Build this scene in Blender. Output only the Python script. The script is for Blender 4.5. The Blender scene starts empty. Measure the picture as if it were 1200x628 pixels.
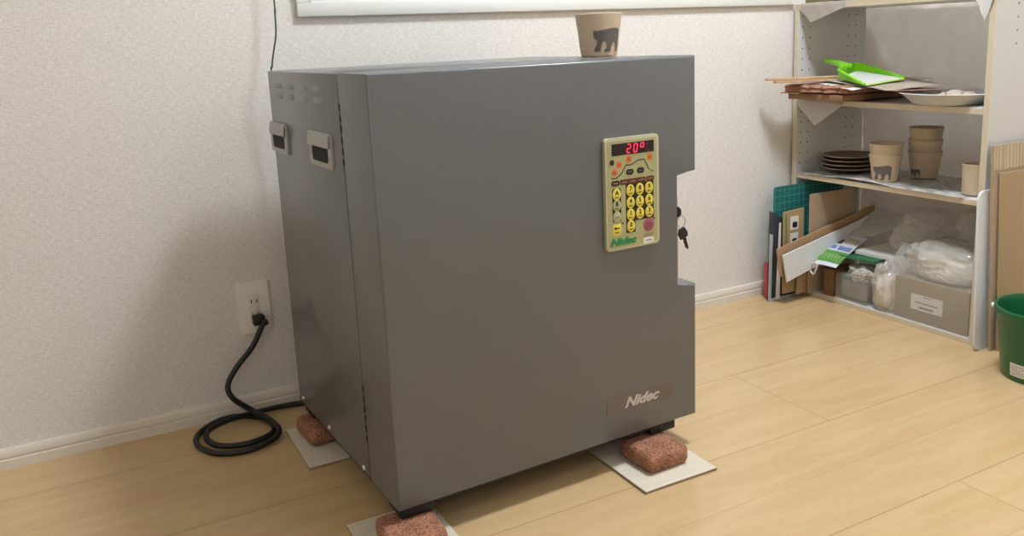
import bpy, bmesh, math, random
from mathutils import Vector, Matrix, noise
PI = math.pi
random.seed(4)
C = bpy.context.scene.collection

# ------------------------------------------------------------------ camera (solved from the photograph)
F = 1005.89; PX = 19.71; PY = -62.82
CAM = Vector((-0.5007, -1.9684, 0.8249)); YAW = -0.4928; PITCH = -0.2015; ROLL = -0.0413
fw = Vector((-math.sin(YAW)*math.cos(PITCH), math.cos(YAW)*math.cos(PITCH), math.sin(PITCH)))
r0 = Vector((math.cos(YAW), math.sin(YAW), 0)); u0 = r0.cross(fw)
RT = r0*math.cos(ROLL) + u0*math.sin(ROLL); UP = -r0*math.sin(ROLL) + u0*math.cos(ROLL)
cam = bpy.data.cameras.new('camera'); co = bpy.data.objects.new('camera', cam); C.objects.link(co)
m = Matrix((RT, UP, -fw)).transposed().to_4x4(); m.translation = CAM; co.matrix_world = m
cam.sensor_width = 36; cam.lens = F/1200*36; cam.shift_x = -PX/1200; cam.shift_y = PY/1200
cam.clip_start = 0.02
bpy.context.scene.camera = co

def hit(px, py, n, q):
    n = Vector(n); d = fw + RT*((px-600-PX)/F) - UP*((py-314-PY)/F)
    return CAM + d*((Vector(q)-CAM).dot(n)/d.dot(n))
# kiln frame
K0 = Vector((-0.1181, -0.1525, 0)); KR = 0.0438; KC, KS = math.cos(KR), math.sin(KR)
W = 0.6492; DF = -0.5631; DG = -0.4307; KZ0 = 0.065; KZ1 = 0.783
def kf(px, py):                      # pixel on the kiln's front face -> (a, z)
    p = hit(px, py, (-KS, KC, 0), K0 + Vector((-KS*DF, KC*DF, 0))) - K0
    return (KC*p.x + KS*p.y, p.z)
def kw(a, b, z): return K0 + Vector((KC*a-KS*b, KS*a+KC*b, z))

# ------------------------------------------------------------------ helpers
def tag(o, label=None, cat=None, group=None, kind=None):
    if label: o['label'] = label
    if cat: o['category'] = cat
    if group: o['group'] = group
    if kind: o['kind'] = kind
    return o
def empty(name, loc=(0,0,0), rz=0, **k):
    o = bpy.data.objects.new(name, None); C.objects.link(o)
    o.location = loc; o.rotation_euler = (0,0,rz); o.empty_display_size = .05
    return tag(o, **k)
def obj(name, bm, mat, parent=None, loc=None, rot=None, angle=32, **k):
    bmesh.ops.recalc_face_normals(bm, faces=bm.faces)
    a = math.radians(angle)
    for f in bm.faces: f.smooth = True
    for e in bm.edges:
        e.smooth = not (len(e.link_faces) != 2 or e.calc_face_angle(0) > a)
    me = bpy.data.meshes.new(name); bm.to_mesh(me); bm.free()
    o = bpy.data.objects.new(name, me); C.objects.link(o)
    for mm in (mat if isinstance(mat, (list, tuple)) else [mat]): me.materials.append(mm)
    if parent: o.parent = parent
    if loc is not None: o.location = loc
    if rot is not None: o.rotation_euler = rot
    return tag(o, **k)
def BM(): return bmesh.new()
def box(bm, x0,x1,y0,y1,z0,z1, bev=0, seg=2, M=None):
    vs = [bm.verts.new((x,y,z)) for x in (x0,x1) for y in (y0,y1) for z in (z0,z1)]
    fs = [(0,1,3,2),(4,6,7,5),(0,4,5,1),(2,3,7,6),(0,2,6,4),(1,5,7,3)]
    faces = [bm.faces.new([vs[i] for i in f]) for f in fs]
    if bev:
        es = list({e for f in faces for e in f.edges})
        r = bmesh.ops.bevel(bm, geom=es, offset=bev, segments=seg, profile=.5, affect='EDGES')
        vs = list({v for f in r['faces'] for v in f.verts} | {v for v in vs if v.is_valid})
    if M is not None:
        for v in vs: v.co = M @ v.co
    return bm
def prism(bm, pts, O, U, V, N, t, bev=0, seg=2):
    """outline pts in (u,v) on plane O+uU+vV, thick t along N (bevel on the N side rim)"""
    O, U, V, N = Vector(O), Vector(U), Vector(V), Vector(N)
    a = [bm.verts.new(O+U*p[0]+V*p[1]) for p in pts]
    b = [bm.verts.new(O+U*p[0]+V*p[1]+N*t) for p in pts]
    n = len(pts)
    bm.faces.new(a); top = bm.faces.new(b)
    for i in range(n): bm.faces.new((a[i], a[(i+1)%n], b[(i+1)%n], b[i]))
    if bev: bmesh.ops.bevel(bm, geom=list(top.edges), offset=bev, segments=seg, profile=.5, affect='EDGES')
    return bm
def lathe(bm, prof, c=(0,0,0), n=48, sx=1, sy=1):
    rings = []
    for r, z in prof:
        if r < 1e-6: rings.append([bm.verts.new((c[0], c[1], c[2]+z))])
        else: rings.append([bm.verts.new((c[0]+sx*r*math.cos(2*PI*i/n), c[1]+sy*r*math.sin(2*PI*i/n), c[2]+z)) for i in range(n)])
    for A, B in zip(rings, rings[1:]):
        for i in range(n):
            j = (i+1) % n
            if len(A) == 1 and len(B) == 1: continue
            if len(A) == 1: bm.faces.new((A[0], B[i], B[j]))
            elif len(B) == 1: bm.faces.new((A[i], A[j], B[0]))
            else: bm.faces.new((A[i], A[j], B[j], B[i]))
    return bm
def catmull(P, sub=10):
    P = [Vector(p) for p in P]; out = []
    Q = [P[0]*2-P[1]] + P + [P[-1]*2-P[-2]]
    for i in range(1, len(Q)-2):
        p0,p1,p2,p3 = Q[i-1:i+3]
        for k in range(sub):
            t = k/sub
            out.append(.5*((2*p1)+(p2-p0)*t+(2*p0-5*p1+4*p2-p3)*t*t+(3*p1-p0-3*p2+p3)*t**3))
    out.append(P[-1]); return out
def tube(bm, P, r, n=12, sub=10, closed=False):
    P = catmull(P, sub) if sub else [Vector(p) for p in P]
    T0 = (P[1]-P[0]).normalized(); N = T0.orthogonal().normalized(); rings = []
    for i, p in enumerate(P):
        T = (P[min(i+1,len(P)-1)]-P[max(i-1,0)]).normalized()
        N = (N - T*N.dot(T)).normalized(); B = T.cross(N)
        rings.append([bm.verts.new(p+(N*math.cos(2*PI*k/n)+B*math.sin(2*PI*k/n))*r) for k in range(n)])
    for A, Bq in zip(rings, rings[1:]):
        for k in range(n): bm.faces.new((A[k], A[(k+1)%n], Bq[(k+1)%n], Bq[k]))
    if closed:
        pass
    bm.faces.new(rings[0]); bm.faces.new(rings[-1][::-1])
    return bm
def sheet(bm, c, n=24, m=24, t=.0006, amp=0, freq=8, seed=0, sag=None, N=None):
    """thick sheet over four corners c (c00, c10, c11, c01), crumpled by noise along N"""
    c = [Vector(p) for p in c]
    if N is None: N = ((c[1]-c[0]).cross(c[3]-c[0])).normalized()
    N = Vector(N)
    def P(u, v):
        p = c[0]*(1-u)*(1-v)+c[1]*u*(1-v)+c[2]*u*v+c[3]*(1-u)*v
        if amp: p = p + N*amp*noise.noise(p*freq+Vector((seed,seed*2.3,seed*.7)))+N*amp*.4*noise.noise(p*freq*2.7+Vector((seed,7,1)))
        if sag: p = p + Vector(sag(u, v))
        return p
    g = [[P(i/n, j/m) for j in range(m+1)] for i in range(n+1)]
    A = [[bm.verts.new(p) for p in r] for r in g]; B = [[bm.verts.new(p-N*t) for p in r] for r in g]
    for i in range(n):
        for j in range(m):
            bm.faces.new((A[i][j],A[i+1][j],A[i+1][j+1],A[i][j+1])); bm.faces.new((B[i][j],B[i][j+1],B[i+1][j+1],B[i+1][j]))
    for i in range(n):
        for j in (0,m): bm.faces.new((A[i][j],A[i+1][j],B[i+1][j],B[i][j]))
    for j in range(m):
        for i in (0,n): bm.faces.new((A[i][j],A[i][j+1],B[i][j+1],B[i][j]))
    return bm
def rrect(w, h, r, n=6, cx=0, cy=0):
    out = []
    for sx, sy, a in ((1,1,0),(-1,1,90),(-1,-1,180),(1,-1,270)):
        for k in range(n+1):
            t = math.radians(a+90*k/n); out.append((cx+sx*(w/2-r)+r*math.cos(t), cy+sy*(h/2-r)+r*math.sin(t)))
    return out
def ell(cx, cy, rx, ry=None, n=28): ry = ry or rx; return [(cx+rx*math.cos(2*PI*i/n), cy+ry*math.sin(2*PI*i/n)) for i in range(n)]
def text(name, s, size, mat, parent, M, shear=0, bold=0, ext=.0003, **k):
    cu = bpy.data.curves.new(name, 'FONT'); cu.body = s; cu.size = size; cu.shear = shear; cu.offset = bold
    cu.extrude = ext; cu.align_x = 'CENTER'; cu.align_y = 'CENTER'
    tmp = bpy.data.objects.new('tmp', cu); C.objects.link(tmp)
    dg = bpy.context.evaluated_depsgraph_get(); dg.update()
    me = bpy.data.meshes.new_from_object(tmp.evaluated_get(dg)); bpy.data.objects.remove(tmp)
    o = bpy.data.objects.new(name, me); C.objects.link(o); me.materials.clear(); me.materials.append(mat)
    for v in me.vertices: v.co = M @ v.co
    o.parent = parent
    return tag(o, **k)

# ------------------------------------------------------------------ materials
def lin(c):
    f = lambda v: v/12.92 if v <= .04045 else ((v+.055)/1.055)**2.4
    return (f(c[0]/255), f(c[1]/255), f(c[2]/255), 1)
def mat(name, col, rough=.6, metal=0, spec=.5, bump=0, bscale=50, var=0, vscale=10, stretch=(1,1,1), detail=3, emit=None, es=0, coat=0, alpha=None, sub=0, bdist=.002, trans=0, object_space=True):
    m = bpy.data.materials.new(name); m.use_nodes = True; nt = m.node_tree; N = nt.nodes; L = nt.links
    b = N['Principled BSDF']; b.inputs['Base Color'].default_value = lin(col); b.inputs['Roughness'].default_value = rough
    b.inputs['Metallic'].default_value = metal; b.inputs['Specular IOR Level'].default_value = spec
    b.inputs['Coat Weight'].default_value = coat
    if trans: b.inputs['Transmission Weight'].default_value = trans
    if sub: b.inputs['Subsurface Weight'].default_value = sub; b.inputs['Subsurface Scale'].default_value = .01
    if emit: b.inputs['Emission Color'].default_value = lin(emit); b.inputs['Emission Strength'].default_value = es
    tc = N.new('ShaderNodeTexCoord'); mp = N.new('ShaderNodeMapping'); mp.inputs['Scale'].default_value = stretch
    L.new(tc.outputs['Object'], mp.inputs[0])
    if var:
        n = N.new('ShaderNodeTexNoise'); n.inputs['Scale'].default_value = vscale; n.inputs['Detail'].default_value = detail
        L.new(mp.outputs[0], n.inputs['Vector'])
        mx = N.new('ShaderNodeMix'); mx.data_type = 'RGBA'
        c = lin(col); mx.inputs[6].default_value = tuple(x*(1-var) for x in c[:3])+(1,); mx.inputs[7].default_value = tuple(min(1, x*(1+var)) for x in c[:3])+(1,)
        L.new(n.outputs['Fac'], mx.inputs[0]); L.new(mx.outputs[2], b.inputs['Base Color'])
    if bump:
        n = N.new('ShaderNodeTexNoise'); n.inputs['Scale'].default_value = bscale; n.inputs['Detail'].default_value = detail
        L.new(mp.outputs[0], n.inputs['Vector']); bp = N.new('ShaderNodeBump'); bp.inputs['Strength'].default_value = bump; bp.inputs['Distance'].default_value = bdist
        L.new(n.outputs['Fac'], bp.inputs['Height']); L.new(bp.outputs[0], b.inputs['Normal'])
    if alpha is not None:
        tr = N.new('ShaderNodeBsdfTransparent'); ms = N.new('ShaderNodeMixShader'); ms.inputs[0].default_value = alpha
        L.new(tr.outputs[0], ms.inputs[1]); L.new(b.outputs[0], ms.inputs[2]); L.new(ms.outputs[0], N['Material Output'].inputs[0])
    return m

def wallpaper():
    m = bpy.data.materials.new('woven_wallpaper'); m.use_nodes = True; nt = m.node_tree; N = nt.nodes; L = nt.links
    b = N['Principled BSDF']; b.inputs['Roughness'].default_value = .75; b.inputs['Specular IOR Level'].default_value = .25
    tc = N.new('ShaderNodeTexCoord')
    def tex(scale, st, d=3):
        mp = N.new('ShaderNodeMapping'); mp.inputs['Scale'].default_value = st; L.new(tc.outputs['Object'], mp.inputs[0])
        n = N.new('ShaderNodeTexNoise'); n.inputs['Scale'].default_value = scale; n.inputs['Detail'].default_value = d; L.new(mp.outputs[0], n.inputs['Vector']); return n.outputs['Fac']
    h = tex(420, (.2,.2,1)); v = tex(380, (1,1,.25)); s = tex(160, (1,1,1), 4)
    a = N.new('ShaderNodeMath'); a.operation = 'MULTIPLY_ADD'; L.new(h, a.inputs[0]); a.inputs[1].default_value = 1.5; L.new(v, a.inputs[2])
    a2 = N.new('ShaderNodeMath'); a2.operation = 'MULTIPLY_ADD'; L.new(s, a2.inputs[0]); a2.inputs[1].default_value = .45; L.new(a.outputs[0], a2.inputs[2])
    cr = N.new('ShaderNodeMapRange'); cr.inputs[1].default_value = 1.0; cr.inputs[2].default_value = 1.95; L.new(a2.outputs[0], cr.inputs[0])
    mx = N.new('ShaderNodeMix'); mx.data_type = 'RGBA'; mx.inputs[6].default_value = lin((214,206,196)); mx.inputs[7].default_value = lin((240,235,227))
    L.new(cr.outputs[0], mx.inputs[0]); L.new(mx.outputs[2], b.inputs['Base Color'])
    bp = N.new('ShaderNodeBump'); bp.inputs['Strength'].default_value = .4; bp.inputs['Distance'].default_value = .0009
    L.new(a2.outputs[0], bp.inputs['Height']); L.new(bp.outputs[0], b.inputs['Normal'])
    return m

def floor_mat():
    m = bpy.data.materials.new('light_wood_flooring'); m.use_nodes = True; nt = m.node_tree; N = nt.nodes; L = nt.links
    b = N['Principled BSDF']; b.inputs['Roughness'].default_value = .27; b.inputs['Specular IOR Level'].default_value = .5
    geo = N.new('ShaderNodeNewGeometry'); sep = N.new('ShaderNodeSeparateXYZ'); L.new(geo.outputs['Position'], sep.inputs[0])
    def mth(op, a, b_=None, c=None):
        n = N.new('ShaderNodeMath'); n.operation = op
        for i, v in enumerate((a, b_, c)):
            if v is None: continue
            if isinstance(v, (int, float)): n.inputs[i].default_value = v
            else: L.new(v, n.inputs[i])
        return n.outputs[0]
    x, y = sep.outputs[0], sep.outputs[1]
    pw = .3033; y0 = -.1547
    q = mth('DIVIDE', mth('SUBTRACT', y, y0), pw)             # row coordinate, integer at board edges
    row = mth('FLOOR', q); fy = mth('FRACT', q)
    dist = mth('MULTIPLY', mth('MINIMUM', fy, mth('SUBTRACT', 1, fy)), pw)
    q2 = mth('FRACT', mth('MULTIPLY', q, 2)); dist2 = mth('MULTIPLY', mth('MINIMUM', q2, mth('SUBTRACT', 1, q2)), pw/2)
    par = mth('FLOORED_MODULO', row, 2)                        # rows alternate half a board
    xs = mth('DIVIDE', mth('ADD', mth('SUBTRACT', x, .855), mth('MULTIPLY', par, .909)), 1.818)
    # row -2 (y -.761..-.458) is even and jointed at x=.855
    fx = mth('FRACT', xs); dx = mth('MULTIPLY', mth('MINIMUM', fx, mth('SUBTRACT', 1, fx)), 1.818)
    board = mth('FLOOR', xs)
    g1 = mth('LESS_THAN', dist, .0009); g2 = mth('LESS_THAN', dx, .0008); g3 = mth('MULTIPLY', mth('LESS_THAN', dist2, .0006), .55)
    gr = mth('MAXIMUM', mth('MULTIPLY', g1, 1.0), mth('MAXIMUM', g2, g3))
    half = mth('FLOOR', mth('MULTIPLY', q, 2))
    comb = N.new('ShaderNodeCombineXYZ'); L.new(half, comb.inputs[0]); L.new(board, comb.inputs[1])
    wn = N.new('ShaderNodeTexWhiteNoise'); L.new(comb.outputs[0], wn.inputs[0])
    mp = N.new('ShaderNodeMapping'); mp.inputs['Scale'].default_value = (1.2, 9, 1); L.new(geo.outputs['Position'], mp.inputs[0])
    add = N.new('ShaderNodeVectorMath'); add.operation = 'ADD'; L.new(mp.outputs[0], add.inputs[0])
    sc = N.new('ShaderNodeVectorMath'); sc.operation = 'SCALE'; sc.inputs['Scale'].default_value = 7; L.new(wn.outputs['Color'], sc.inputs[0]); L.new(sc.outputs[0], add.inputs[1])
    n1 = N.new('ShaderNodeTexNoise'); n1.inputs['Scale'].default_value = 2.6; n1.inputs['Detail'].default_value = 5; n1.inputs['Distortion'].default_value = .6; L.new(add.outputs[0], n1.inputs['Vector'])
    mp2 = N.new('ShaderNodeMapping'); mp2.inputs['Scale'].default_value = (14, 2, 1); mp2.inputs['Rotation'].default_value = (0,0,.2); L.new(add.outputs[0], mp2.inputs[0])
    n2 = N.new('ShaderNodeTexNoise'); n2.inputs['Scale'].default_value = 3; n2.inputs['Detail'].default_value = 3; L.new(mp2.outputs[0], n2.inputs['Vector'])
    f = mth('ADD', mth('MULTIPLY', n1.outputs['Fac'], .75), mth('ADD', mth('MULTIPLY', n2.outputs['Fac'], .25), mth('MULTIPLY', mth('SUBTRACT', wn.outputs['Value'], .5), .12)))
    cr = N.new('ShaderNodeValToRGB'); L.new(f, cr.inputs[0])
    cr.color_ramp.elements[0].position = .3; cr.color_ramp.elements[0].color = lin(FLA)
    cr.color_ramp.elements[1].position = .72; cr.color_ramp.elements[1].color = lin(FLB)
    mx = N.new('ShaderNodeMix'); mx.data_type = 'RGBA'; L.new(mth('MULTIPLY', gr, .52), mx.inputs[0]); L.new(cr.outputs[0], mx.inputs[6]); mx.inputs[7].default_value = lin((112,78,44))
    L.new(mx.outputs[2], b.inputs['Base Color'])
    bp = N.new('ShaderNodeBump'); bp.inputs['Strength'].default_value = .25; bp.inputs['Distance'].default_value = .0008
    L.new(mth('SUBTRACT', mth('MULTIPLY', n2.outputs['Fac'], .25), gr), bp.inputs['Height']); L.new(bp.outputs[0], b.inputs['Normal'])
    L.new(mth('ADD', .12, mth('MULTIPLY', n1.outputs['Fac'], .14)), b.inputs['Roughness'])
    return m
FLA = (195,163,117); FLB = (206,177,132)

M = {}
M['wall'] = wallpaper(); M['floor'] = floor_mat()
M['ceil'] = mat('white_ceiling_paper', (235,230,220), .9)
M['trim'] = mat('cream_vinyl_trim', (226,216,200), .5, spec=.4)
M['winframe'] = mat('white_window_casing', (226,224,216), .45)
M['sash'] = mat('greige_aluminium_sash', (140,132,116), .5, metal=.2)
M['glass'] = mat('frosted_glass', (120,120,112), .35, spec=.6)
M['kiln'] = mat('grey_hammered_paint', KILN := (105,107,107), .34, metal=.3, spec=.6, coat=.25, bump=.25, bscale=420, var=.06, vscale=300, bdist=.0004)
M['black'] = mat('black_rubber', (16,15,15), .55, bump=.2, bscale=80)
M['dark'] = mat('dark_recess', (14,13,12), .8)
M['handle'] = mat('light_grey_plastic', (165,164,160), .4)
M['steel'] = mat('brushed_steel', (190,190,188), .3, metal=.9, bump=.1, bscale=200, stretch=(1,1,8))
M['screw'] = mat('screw_chrome', (215,212,208), .25, metal=.9)
M['bezel'] = mat('cream_anodised_bezel', (196,192,160), .35, metal=.25)
M['pface'] = mat('olive_cream_panel_film', (172,170,122), .45)
M['pblack'] = mat('panel_black_print', (28,24,20), .35)
M['display'] = mat('dark_red_display_window', (24,5,8), .15, coat=.3)
M['led'] = mat('red_led_segment', (255,30,60), .4, emit=(255,22,60), es=3.2)
M['leddim'] = mat('unlit_led_segment', (90,22,32), .4, emit=(140,20,40), es=.3)
M['orange'] = mat('orange_button', (214,112,52), .4)
M['brown'] = mat('red_brown_button', (84,44,34), .4)
M['yellow'] = mat('yellow_button', (226,208,84), .35)
M['pale'] = mat('pale_button', (176,172,132), .35)
M['plum'] = mat('plum_button', (158,84,104), .4)
M['green'] = mat('logo_green', (30,132,78), .4)
M['white'] = mat('white_print', (228,226,218), .5)
M['grey_print'] = mat('grey_print', (120,118,112), .5)
M['plate'] = mat('name_plate_taupe', (112,104,98), .4, metal=.3)
M['logo'] = mat('pale_logo_metal', (196,194,186), .35, metal=.3)
M['brick'] = None
M['pallet'] = mat('pale_plywood', (214,202,180), .6, var=.12, vscale=8, stretch=(2,14,2), bump=.15, bscale=60)
M['wedge'] = mat('plywood_edge', (150,130,100), .7, var=.2, vscale=60, stretch=(.3,.3,8))
M['cord'] = mat('black_cord_rubber', (17,17,18), .42, bump=.1, bscale=120)
M['outlet'] = mat('ivory_outlet_plastic', (240,234,222), .4)
M['gwire'] = mat('dark_green_wire', (20,66,54), .5)
M['cup'] = mat('bisque_stoneware', (204,182,152), .72, var=.08, vscale=20, stretch=(.6,.6,6), bump=.15, bscale=160)
M['cupd'] = mat('grey_slip_decoration', (112,106,100), .9, spec=.1, var=.15, vscale=120)
M['plates'] = mat('brown_bisque_plate', (112,92,76), .6, var=.08, vscale=30)
M['plim'] = mat('pale_plate_rim', (170,148,122), .6)
M['melamine'] = mat('white_melamine', (214,212,206), .4, var=.02, vscale=3)
M['edge'] = mat('cream_edge_band', (212,196,168), .5, var=.05, vscale=30)
M['hole'] = mat('peg_hole', (30,26,22), .9)
M['backp'] = mat('beige_back_board', (186,170,150), .6, var=.04, vscale=4)
M['kraft'] = mat('kraft_cardboard', (176,142,104), .8, var=.1, vscale=12, bump=.1, bscale=60)
M['kraftd'] = mat('brown_corrugated_board', (140,106,72), .85, var=.15, vscale=40, stretch=(1,1,6), bump=.2, bscale=90)
M['kraftr'] = mat('reddish_cardboard', (158,112,88), .8, var=.15, vscale=14)
M['fibre'] = mat('tan_fibreboard', (172,150,122), .75, var=.05, vscale=14)
M['wood'] = mat('pine_strip', (192,156,116), .6, var=.15, vscale=20, stretch=(1,8,8))
M['grey_paper'] = mat('grey_kraft_paper', (168,154,136), .8, var=.05, vscale=8)
M['paper'] = mat('white_paper', (222,220,214), .75)
M['news'] = None
M['lime'] = mat('lime_plastic', (126,206,28), .3, coat=.2)
M['trayw'] = mat('white_tray_plastic', (216,214,208), .35)
M['bisq'] = mat('broken_bisque', (196,176,156), .8)
M['mat'] = None
M['pink'] = mat('pink_plastic', (206,70,96), .35)
M['case'] = mat('smoky_clear_plastic', (70,74,78), .25, alpha=.72)
M['casew'] = mat('clear_plastic_rim', (196,200,200), .25, alpha=.75)
M['dgrey'] = mat('dark_grey_foam', (72,74,76), .8)
M['bagf'] = mat('thin_clear_polythene', (226,222,214), .1, spec=.9, alpha=.16, bump=.6, bscale=22, bdist=.006)
M['film'] = mat('thin_plastic_film', (206,196,182), .22, spec=.7, alpha=.42, bump=.5, bscale=25, bdist=.004)
M['filmback'] = mat('crinkled_backing_film', (226,212,196), .25, spec=.6, bump=.9, bscale=14, bdist=.010, alpha=.42)
M['bag'] = mat('clear_polythene', (226,222,214), .14, spec=.9, alpha=.3, bump=.6, bscale=22, bdist=.006)
M['bagm'] = mat('milky_polythene', (232,226,214), .12, spec=.9, alpha=.42, bump=.5, bscale=26, bdist=.005)
M['clay'] = mat('cream_clay', (228,216,196), .7, bump=.15, bscale=18, bdist=.01)
M['clear'] = mat('clear_container_plastic', (190,186,176), .15, spec=.8, alpha=.4)
M['gsheet'] = mat('green_plastic_lid', (36,104,66), .4)
M['flyg'] = mat('flyer_green', (92,148,62), .5); M['flyb'] = mat('flyer_blue_print', (110,130,176), .5); M['flyw'] = mat('flyer_white', (216,216,222), .5); M['flyd'] = mat('flyer_dark_photo', (60,58,58), .5)
M['boxg'] = mat('grey_brown_carton', (146,128,98), .8, var=.04, vscale=10)
M['bucket'] = mat('dark_green_bucket', (24,96,54), .32)
M['whiteb'] = mat('white_board', (222,222,220), .35)
M['ply'] = mat('brown_hardboard', (172,146,108), .65, var=.07, vscale=9, stretch=(6,1,1))
M['tape'] = mat('translucent_tape', (210,200,182), .3, alpha=.7)
M['olive'] = mat('olive_box', (132,124,92), .6); M['charcoal'] = mat('charcoal_tray', (44,42,42), .5)

def brick_mat():
    m = mat('reddish_porous_brick', (160,104,80), .95, bump=.9, bscale=260, bdist=.003); nt = m.node_tree; N = nt.nodes; L = nt.links
    tc = N.new('ShaderNodeTexCoord'); n = N.new('ShaderNodeTexNoise'); n.inputs['Scale'].default_value = 330; n.inputs['Detail'].default_value = 4; L.new(tc.outputs['Object'], n.inputs['Vector'])
    n2 = N.new('ShaderNodeTexNoise'); n2.inputs['Scale'].default_value = 30; L.new(tc.outputs['Object'], n2.inputs['Vector'])
    ad = N.new('ShaderNodeMath'); ad.operation = 'MULTIPLY_ADD'; L.new(n2.outputs['Fac'], ad.inputs[0]); ad.inputs[1].default_value = .3; L.new(n.outputs['Fac'], ad.inputs[2])
    cr = N.new('ShaderNodeValToRGB'); e = cr.color_ramp.elements; e[0].position = .50; e[0].color = lin((106,68,50)); e[1].position = .78; e[1].color = lin((178,126,98))
    k = e.new(.62); k.color = lin((148,98,72)); L.new(ad.outputs[0], cr.inputs[0]); L.new(cr.outputs[0], N['Principled BSDF'].inputs['Base Color']); return m
M['brick'] = brick_mat()
def news_mat():
    m = bpy.data.materials.new('newspaper'); m.use_nodes = True; nt = m.node_tree; N = nt.nodes; L = nt.links; b = N['Principled BSDF']; b.inputs['Roughness'].default_value = .85
    g = N.new('ShaderNodeTexCoord'); w = N.new('ShaderNodeTexNoise'); mp = N.new('ShaderNodeMapping'); mp.inputs['Scale'].default_value = (160, 18, 1)
    L.new(g.outputs['Object'], mp.inputs[0]); L.new(mp.outputs[0], w.inputs['Vector']); w.inputs['Scale'].default_value = 2
    cr = N.new('ShaderNodeValToRGB'); cr.color_ramp.elements[0].position = .42; cr.color_ramp.elements[0].color = lin((130,128,124)); cr.color_ramp.elements[1].position = .56; cr.color_ramp.elements[1].color = lin((204,200,190))
    L.new(w.outputs['Fac'], cr.inputs[0]); L.new(cr.outputs[0], b.inputs['Base Color']); return m
M['news'] = news_mat()
def cutmat():
    m = bpy.data.materials.new('teal_cutting_mat'); m.use_nodes = True; nt = m.node_tree; N = nt.nodes; L = nt.links; b = N['Principled BSDF']; b.inputs['Roughness'].default_value = .6
    g = N.new('ShaderNodeTexCoord'); mp = N.new('ShaderNodeMapping'); L.new(g.outputs['Object'], mp.inputs[0]); mp.inputs['Rotation'].default_value = (PI/2,0,0)
    br = N.new('ShaderNodeTexBrick'); br.offset = 0; br.inputs['Scale'].default_value = 1; br.inputs['Brick Width'].default_value = .02; br.inputs['Row Height'].default_value = .02; br.inputs['Mortar Size'].default_value = .0009
    br.inputs['Color1'].default_value = lin((22,104,100)); br.inputs['Color2'].default_value = lin((22,104,100)); br.inputs['Mortar'].default_value = lin((90,150,142))
    L.new(mp.outputs[0], br.inputs[0]); L.new(br.outputs[0], b.inputs['Base Color']); return m
M['mat'] = cutmat()

# ------------------------------------------------------------------ the room
X0, X1, Y1, H = -1.9, 2.12, -3.3, 2.4
b = BM(); box(b, X0-.1, X1+.1, Y1-.1, .1, -.08, 0); tag(obj('floor', b, M['floor']), kind='structure')
b = BM(); box(b, X0-.1, X1+.1, Y1-.1, .1, H, H+.08); tag(obj('ceiling', b, M['ceil']), kind='structure')
WX0, WX1, WZ0, WZ1 = -.0095, 1.493, .893, 2.0
IX0, IX1, IZ0, IZ1 = .0186, 1.465, .9235, 1.97
b = BM(); box(b, X0, IX0, 0, .1, 0, H); box(b, IX1, X1, 0, .1, 0, H); box(b, IX0, IX1, 0, .1, 0, IZ0); box(b, IX0, IX1, 0, .1, IZ1, H)
tag(obj('wall_back', b, M['wall']), kind='structure')
b = BM(); box(b, X0-.1, X0, Y1, .1, 0, H); tag(obj('wall_left', b, M['wall']), kind='structure')
b = BM(); box(b, X1, X1+.1, Y1, .1, 0, H); tag(obj('wall_right', b, M['wall']), kind='structure')
b = BM(); box(b, X0-.1, X1+.1, Y1-.1, Y1, 0, H); tag(obj('wall_front', b, M['wall']), kind='structure')
def baseboard(name, x0, x1, y0, y1, ax):
    b = BM()
    # profile: lower step and upper bead with a groove between (thickness d, height z)
    prof = [(0,0),(.010,0),(.010,.0195),(.0085,.021),(.0065,.0215),(.0065,.0235),(.0085,.0245),(.0085,.037),(.0055,.0425),(0,.0425)]
    ring = []
    for e in (0,1):
        if ax == 'y-': ring.append([b.verts.new(((x0,x1)[e], y0-d, z)) for d, z in prof])
        elif ax == 'x-': ring.append([b.verts.new((x0-d, (y0,y1)[e], z)) for d, z in prof])
        else: ring.append([b.verts.new((x0+d, (y0,y1)[e], z)) for d, z in prof])
    n = len(prof)
    for i in range(n): b.faces.new((ring[0][i], ring[0][(i+1)%n], ring[1][(i+1)%n], ring[1][i]))
    b.faces.new(ring[0]); b.faces.new(ring[1])
    tag(obj(name, b, M['trim']), kind='structure')
baseboard('baseboard_back', X0, X1, 0, 0, 'y-'); baseboard('baseboard_left', X0, X0, Y1, 0, 'x+'); baseboard('baseboard_right', X1, X1, Y1, 0, 'x-')
# window: casing, two sliding sashes with frosted panes
win = empty('window_1', (0,0,0), kind='structure')
b = BM(); T = .012
box(b, WX0, WX1, -T, .0, WZ0, IZ0, .002); box(b, WX0, WX1, -T, 0, IZ1, WZ1, .002)
box(b, WX0, IX0, -T, 0, IZ0, IZ1); box(b, IX1, WX1, -T, 0, IZ0, IZ1)
obj('window_casing', b, M['winframe'], win)
b = BM(); box(b, IX0, IX1, 0, .1, IZ0-.0, IZ0+.006); box(b, IX0, IX0+.006, 0, .1, IZ0, IZ1); box(b, IX1-.006, IX1, 0, .1, IZ0, IZ1); box(b, IX0, IX1, 0, .1, IZ1-.006, IZ1)
obj('window_sill', b, M['winframe'], win)
def sash(x0, x1, y):
    b = BM(); z0, z1 = IZ0+.006, IZ1-.006
    box(b, x0, x1, y, y+.02, z0, z0+.06, .002); box(b, x0, x1, y, y+.02, z1-.05, z1, .002); box(b, x0, x0+.045, y, y+.02, z0+.06, z1-.05, .002); box(b, x1-.045, x1, y, y+.02, z0+.06, z1-.05, .002)
    s = obj('window_sash', b, M['sash'], win)
    b = BM(); box(b, x0+.04, x1-.04, y+.007, y+.012, z0+.055, z1-.045); obj('window_pane', b, M['glass'], s)
sash(IX0+.008, .77, .03); sash(.73, IX1-.008, .056)
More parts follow.
